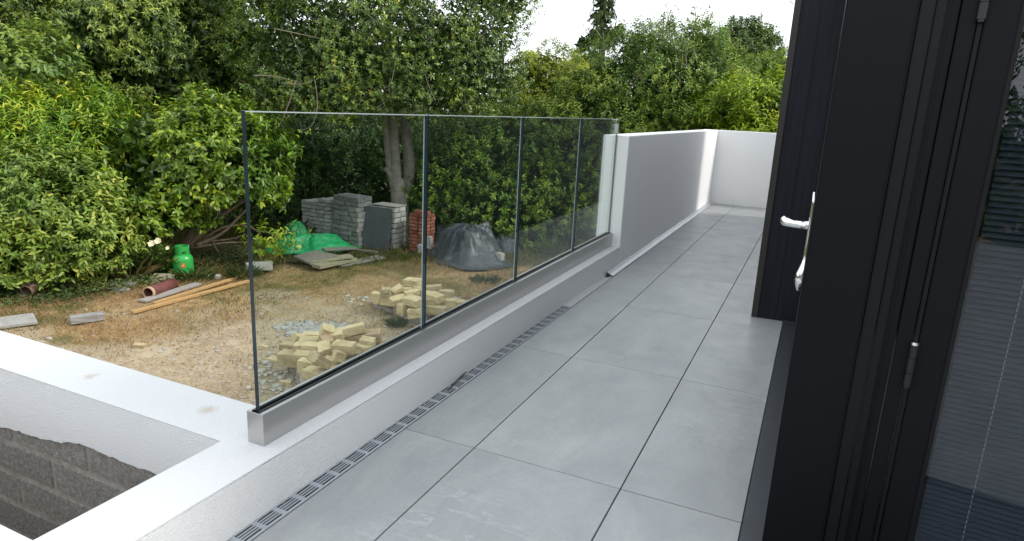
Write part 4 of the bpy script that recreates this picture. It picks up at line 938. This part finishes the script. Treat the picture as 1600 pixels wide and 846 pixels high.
# 9 bushes above the wall
r = plant('bush', sp(1020, 300, 15.6), 'wide twiggy bush rising above the white parapet wall', 'bush')
O, ax = crownw(r, 'foliage', [(1000, 130, 15.2, 1.5, 1.3, 1.0), (1060, 120, 15.4, 1.3, 1.2, 1.1), (930, 150, 15.2, 1.0, 1.0, .9), (1120, 150, 15.4, .9, 1.0, .9), (960, 190, 14.8, 1.0, 1.0, .6), (1070, 190, 14.9, 1.2, 1.0, .6), (890, 190, 15, .9, .9, .7), (1010, 80, 15.6, .8, .8, .55), (1090, 75, 15.6, .6, .7, .5)],
               62000, .07, L_elm, k=9, slen=.19, seed=16, tb=.62, tipy=.35, lump=.24, up=.9, jit=.16)
for i in range(20):
    u0, v0 = g.uniform(940, 1110), g.uniform(50, 160); a_ = g.uniform(-2.8, -.4); L_ = g.uniform(30, 70)
    pts = [sp(u0 + math.cos(a_) * L_ * s_ / 3, v0 + math.sin(a_) * L_ * s_ / 3 + (s_ - 1.5) ** 2 * 1.2, 14.0 + g.uniform(-.1, .3)) for s_ in range(4)]
    wtube(pts, (.007, .006, .005, .003), 5, 3).build('twig', M_twig, r, True, world=True)
for u0, v0, L_ in [(1035, 62, 52), (1048, 62, 46), (1055, 60, 50), (1085, 60, 48), (1092, 60, 58), (1100, 62, 52), (1108, 66, 54), (1036, 50, 40), (998, 60, 32), (1020, 60, 34), (1072, 62, 30), (975, 72, 28), (1118, 78, 34)]:
    dx = g.uniform(-.25, .3) * L_; wtube([sp(u0, v0 + 10, 15.3), sp(u0 + dx * .5, v0 - L_ * .45, 15.3), sp(u0 + dx, v0 - L_ * .95, 15.3)], (.010, .008, .004), 5, 3).build('shoot', M_twig, r, True, world=True)
    crownw(r, 'shoot_leaves', [(u0 + dx * t_, v0 - L_ * t_, 15.3, .09, .09, .14) for t_ in (.25, .5, .75)], 60, .06, L_elm, k=5, slen=.06, seed=int(u0), inner=0, tb=.7, under=-1, back=1)
r = plant('tree', sp(845, 300, 17.5), 'yellow-green tree between the big crown and the wide bush', 'tree')
crownw(r, 'crown', [(850, 120, 17.2, .95, .9, .8), (820, 150, 17, .8, .8, .7), (880, 140, 17.2, .8, .8, .7), (840, 185, 16.6, .9, .9, .6), (800, 185, 16.6, .7, .8, .6)], 24000, .075, L_yellow, k=9, slen=.16, seed=17, tb=.5, lump=.2)
trunk(r, [sp(845, 390, 17.5), sp(850, 120, 17.5)], [.12, .04])
r = plant('conifer_tree', sp(940, 300, 22), 'tall drooping conifer cut off by the top edge of the photo', 'tree')
crownw(r, 'crown', [(943, -20, 22, .32, .32, .8), (942, 20, 22, .36, .36, .6), (938, 60, 22, .55, .5, .45), (912, 72, 22, .3, .3, .25), (945, -80, 22, .25, .25, .9), (962, 48, 22, .3, .3, .2), (925, 105, 22, .9, .8, .55)], 8000, .14, L_conif, k=10, slen=.24, seed=18, aspect=.15, droop=1.3, tb=.75, lump=.35, jit=.3, back=.5, inner=.06)
trunk(r, [sp(940, 300, 22), sp(941, -120, 22)], [.14, .06])
r = plant('tree', sp(1165, 300, 34), 'rounded dark green tree against the sky beyond the wide bush', 'tree')
crownw(r, 'crown', [(1160, 75, 34, 1.45, 1.4, 1.2), (1185, 85, 34, .95, 1, .9), (1130, 85, 34, .9, 1, 1.1), (1160, 110, 34, 1.6, 1.5, 1.0)], 22000, .16, L_far, k=8, slen=.3, seed=19, tb=.4, lump=.14)
trunk(r, [sp(1165, 300, 34), sp(1165, 100, 34)], [.25, .1])
r = plant('hedge', sp(1190, 300, 14.5), 'lime green hedge beside the dark pier above the end wall', 'hedge')
crownw(r, 'foliage', [(1190, 165, 14.2, .75, .9, .55), (1150, 175, 14.4, .8, .9, .5), (1215, 150, 14.4, .6, .8, .5), (1240, 190, 14.2, .8, .8, .8), (1120, 185, 14.6, .6, .8, .45), (1200, 215, 14, .9, .9, .5)], 22000, .10, L_lime, k=11, slen=.22, seed=20, tb=.55, tipy=.3, lump=.2, up=1.3, aspect=.3)
r = plant('shrub', sp(1195, 300, 18), 'flat topped yellow-green shrub behind the lime hedge', 'shrub')
crownw(r, 'foliage', [(1195, 118, 18, .9, .9, .42), (1230, 112, 18, .7, .8, .45), (1160, 130, 18, .7, .7, .4), (1200, 150, 18, 1.2, 1, .7)], 12000, .075, L_lime, k=9, slen=.12, seed=21, tb=.35)
# far masses closing the gaps
r = plant('far_trees', sp(500, 380, 24), 'dark far trees closing the gaps behind the garden hedges', 'trees'); r['kind'] = 'stuff'
crownw(r, 'foliage', [(u, v_, 22, 2.4, 1.2, 2.6) for u, v_ in [(-80, 60), (40, 80), (160, 80), (280, 90), (480, 130), (600, 120), (720, 150), (-80, 250), (60, 250), (200, 250), (340, 250), (480, 260), (620, 260), (760, 270)]] + [(u, 270, 22, 2.0, 1.2, 1.7) for u in (880, 1000, 1120, 1240)]
       + [(820, 190, 20, 1.2, 1, 1), (1000, 190, 20, 1.4, 1, 1), (1100, 200, 20, 1.2, 1, 1)], 42000, .17, L_conif, k=7, slen=.25, seed=22, aspect=.5, tb=.5, under=-.9, back=.05)
# behind the camera: what the door glass reflects
r = plant('hedge', (-6, -9, GZ), 'hedge on the opposite side of the garden behind the viewer', 'hedge')
bl = [(np.array([x_, -9 - abs(x_ + 3) * .15, .6]), 0, 0, 1.6, 1.2, 2.4) for x_ in (-12, -9.5, -7, -4.5, -2, .5)]
crownw(r, 'foliage', bl, 16000, .15, L_hedge, k=7, slen=.2, seed=23, tb=.45, back=.1)

# plants at the foot of the shrubs
def strap(name, u, v_, n, h, label, tb, mat=L_weed, spreadr=.2, cat='plant', wd=.014):
    p = gpt(u, v_); n_ = n; a = rng.uniform(0, 6.28, n_); r_ = rng.uniform(0, spreadr, n_); b = np.stack([p[0] + r_ * np.cos(a), p[1] + r_ * np.sin(a), np.full(n_, p[2])], -1)
    A = norm(np.stack([np.cos(a) * rng.uniform(.1, .9, n_), np.sin(a) * rng.uniform(.1, .9, n_), np.ones(n_)], -1)); Ls = h * rng.uniform(.5, 1.1, n_)
    o = leaves(name, b, A, norm(np.stack([-np.cos(a), -np.sin(a), np.full(n_, .4)], -1)), Ls, np.full(n_, wd), np.clip(rng.normal(tb, .15, n_), 0, 1), mat, None, True, .35); return tag(o, label, cat)
strap('strap_leaf_plant', 222, 428, 260, .62, 'clump of strappy leaves left of the gas bottle', .38, spreadr=.3)
strap('strap_leaf_plant', 204, 436, 90, .45, 'half-dead yellow strappy clump under the rounded shrub', .85)
strap('strap_leaf_plant', 243, 424, 170, .5, 'dark green strappy clump just left of the gas bottle', .22, spreadr=.2)
strap('strap_leaf_plant', 268, 440, 60, .13, 'low green weeds by the foot of the gas bottle', .3)
strap('strap_leaf_plant', 306, 436, 110, .22, 'low weeds right of the gas bottle', .4, spreadr=.3)
strap('strap_leaf_plant', 440, 372, 260, .5, 'shaded strappy clump in front of the dark hedge', .15, spreadr=.5, wd=.007)
strap('grass_tuft', 380, 432, 120, .22, 'green grass tuft by the left glass edge', .3, spreadr=.25)
strap('grass_tuft', 620, 510, 150, .13, 'green grass tuft in the dirt below the farther pallet', .2, spreadr=.12, wd=.008)
strap('grass_tuft', 758, 440, 200, .12, 'green grass tuft in front of the black sheeting', .25, spreadr=.25, wd=.008)
fl_ = plant('rose_bush', gpt(250, 425), 'small bush with two cream flowers beside the gas bottle', 'bush')
crownw(fl_, 'foliage', [(245, 398, 12.0, .28, .28, .22), (262, 410, 12.0, .22, .22, .2)], 900, .055, L_elm, k=7, slen=.09, seed=31, tb=.5, jit=.3)
for i, (u, v_) in enumerate([(237, 381), (247, 377), (262, 388)]):
    c_ = Vector(sp(u, v_, 11.65)); rr = .052 if i < 2 else .03; k_ = MB()
    for j in range(9):
        a = j * 2.4; tilt = .35 + .5 * (j % 3) / 2; d1 = Vector((math.cos(a), math.sin(a) * .6, math.sin(a) * .8)); nrm = Vector((.55, -.75, .35)).normalized(); e = (d1 - nrm * d1.dot(nrm)).normalized(); s_ = nrm.cross(e)
        k_.add([c_, c_ + e * rr * .7 + s_ * rr * .4 + nrm * rr * tilt * .5, c_ + e * rr * 1.1 + nrm * rr * tilt, c_ + e * rr * .7 - s_ * rr * .4 + nrm * rr * tilt * .5], [(0, 1, 2, 3)])
    k_.build('flower', M_cream, fl_, world=True)
# ground ivy and weeds under the hedge line
n_ = 1500; bl = []
P = []
for _ in range(9000):
    u = rng.uniform(-60, 400); v0 = np.interp(u, [-60, 0, 120, 200, 260, 330, 400], [470, 462, 455, 440, 425, 408, 402]); P.append(gp(u, v0 + rng.normal(0, 9)))
for _ in range(5000):
    u = rng.uniform(700, 960); v0 = np.interp(u, [700, 800, 900, 960], [388, 398, 390, 385]); P.append(gp(u, v0 + rng.normal(0, 4)))
P = np.array(P); n_ = len(P); P = onground(P[:, 0], P[:, 1]); P[:, 2] += rng.uniform(0, .16, n_) * (vnoise(P[:, 0], P[:, 1], 3, 1.5))
a = rng.uniform(0, 6.28, n_); A = norm(np.stack([np.cos(a), np.sin(a), rng.uniform(-.1, .8, n_)], -1)); Ls = rng.uniform(.03, .075, n_)
o = leaves('ground_cover', P, A, norm(np.stack([rng.normal(0, .4, n_), rng.normal(0, .4, n_), np.ones(n_)], -1)), Ls, Ls * .6, np.clip(.35 + (vnoise(P[:, 0], P[:, 1], 8, 1.1) - .5) * .9 + rng.normal(0, .12, n_), 0, 1), L_weed)
tag(o, 'low weeds and ivy along the foot of the shrubs', 'weeds', kind='stuff')
# dead leaves and twigs on the dirt
n_ = 2600; x = rng.uniform(-11.5, -2, n_); y = rng.uniform(1.8, 12.5, n_); P = onground(x, y, .008); a = rng.uniform(0, 6.28, n_)
A = norm(np.stack([np.cos(a), np.sin(a), rng.uniform(-.1, .3, n_)], -1)); Ls = rng.uniform(.02, .055, n_)
o = leaves('dead_leaves', P, A, norm(np.stack([rng.normal(0, .4, n_), rng.normal(0, .4, n_), np.ones(n_)], -1)), Ls, Ls * .5, rng.uniform(.3, 1, n_), L_dry); tag(o, 'dead brown leaves strewn over the dirt', 'leaf litter', kind='stuff')
print('objects', len(bpy.data.objects), 'tris', sum(len(o.data.polygons) for o in bpy.data.objects if o.type == 'MESH'))
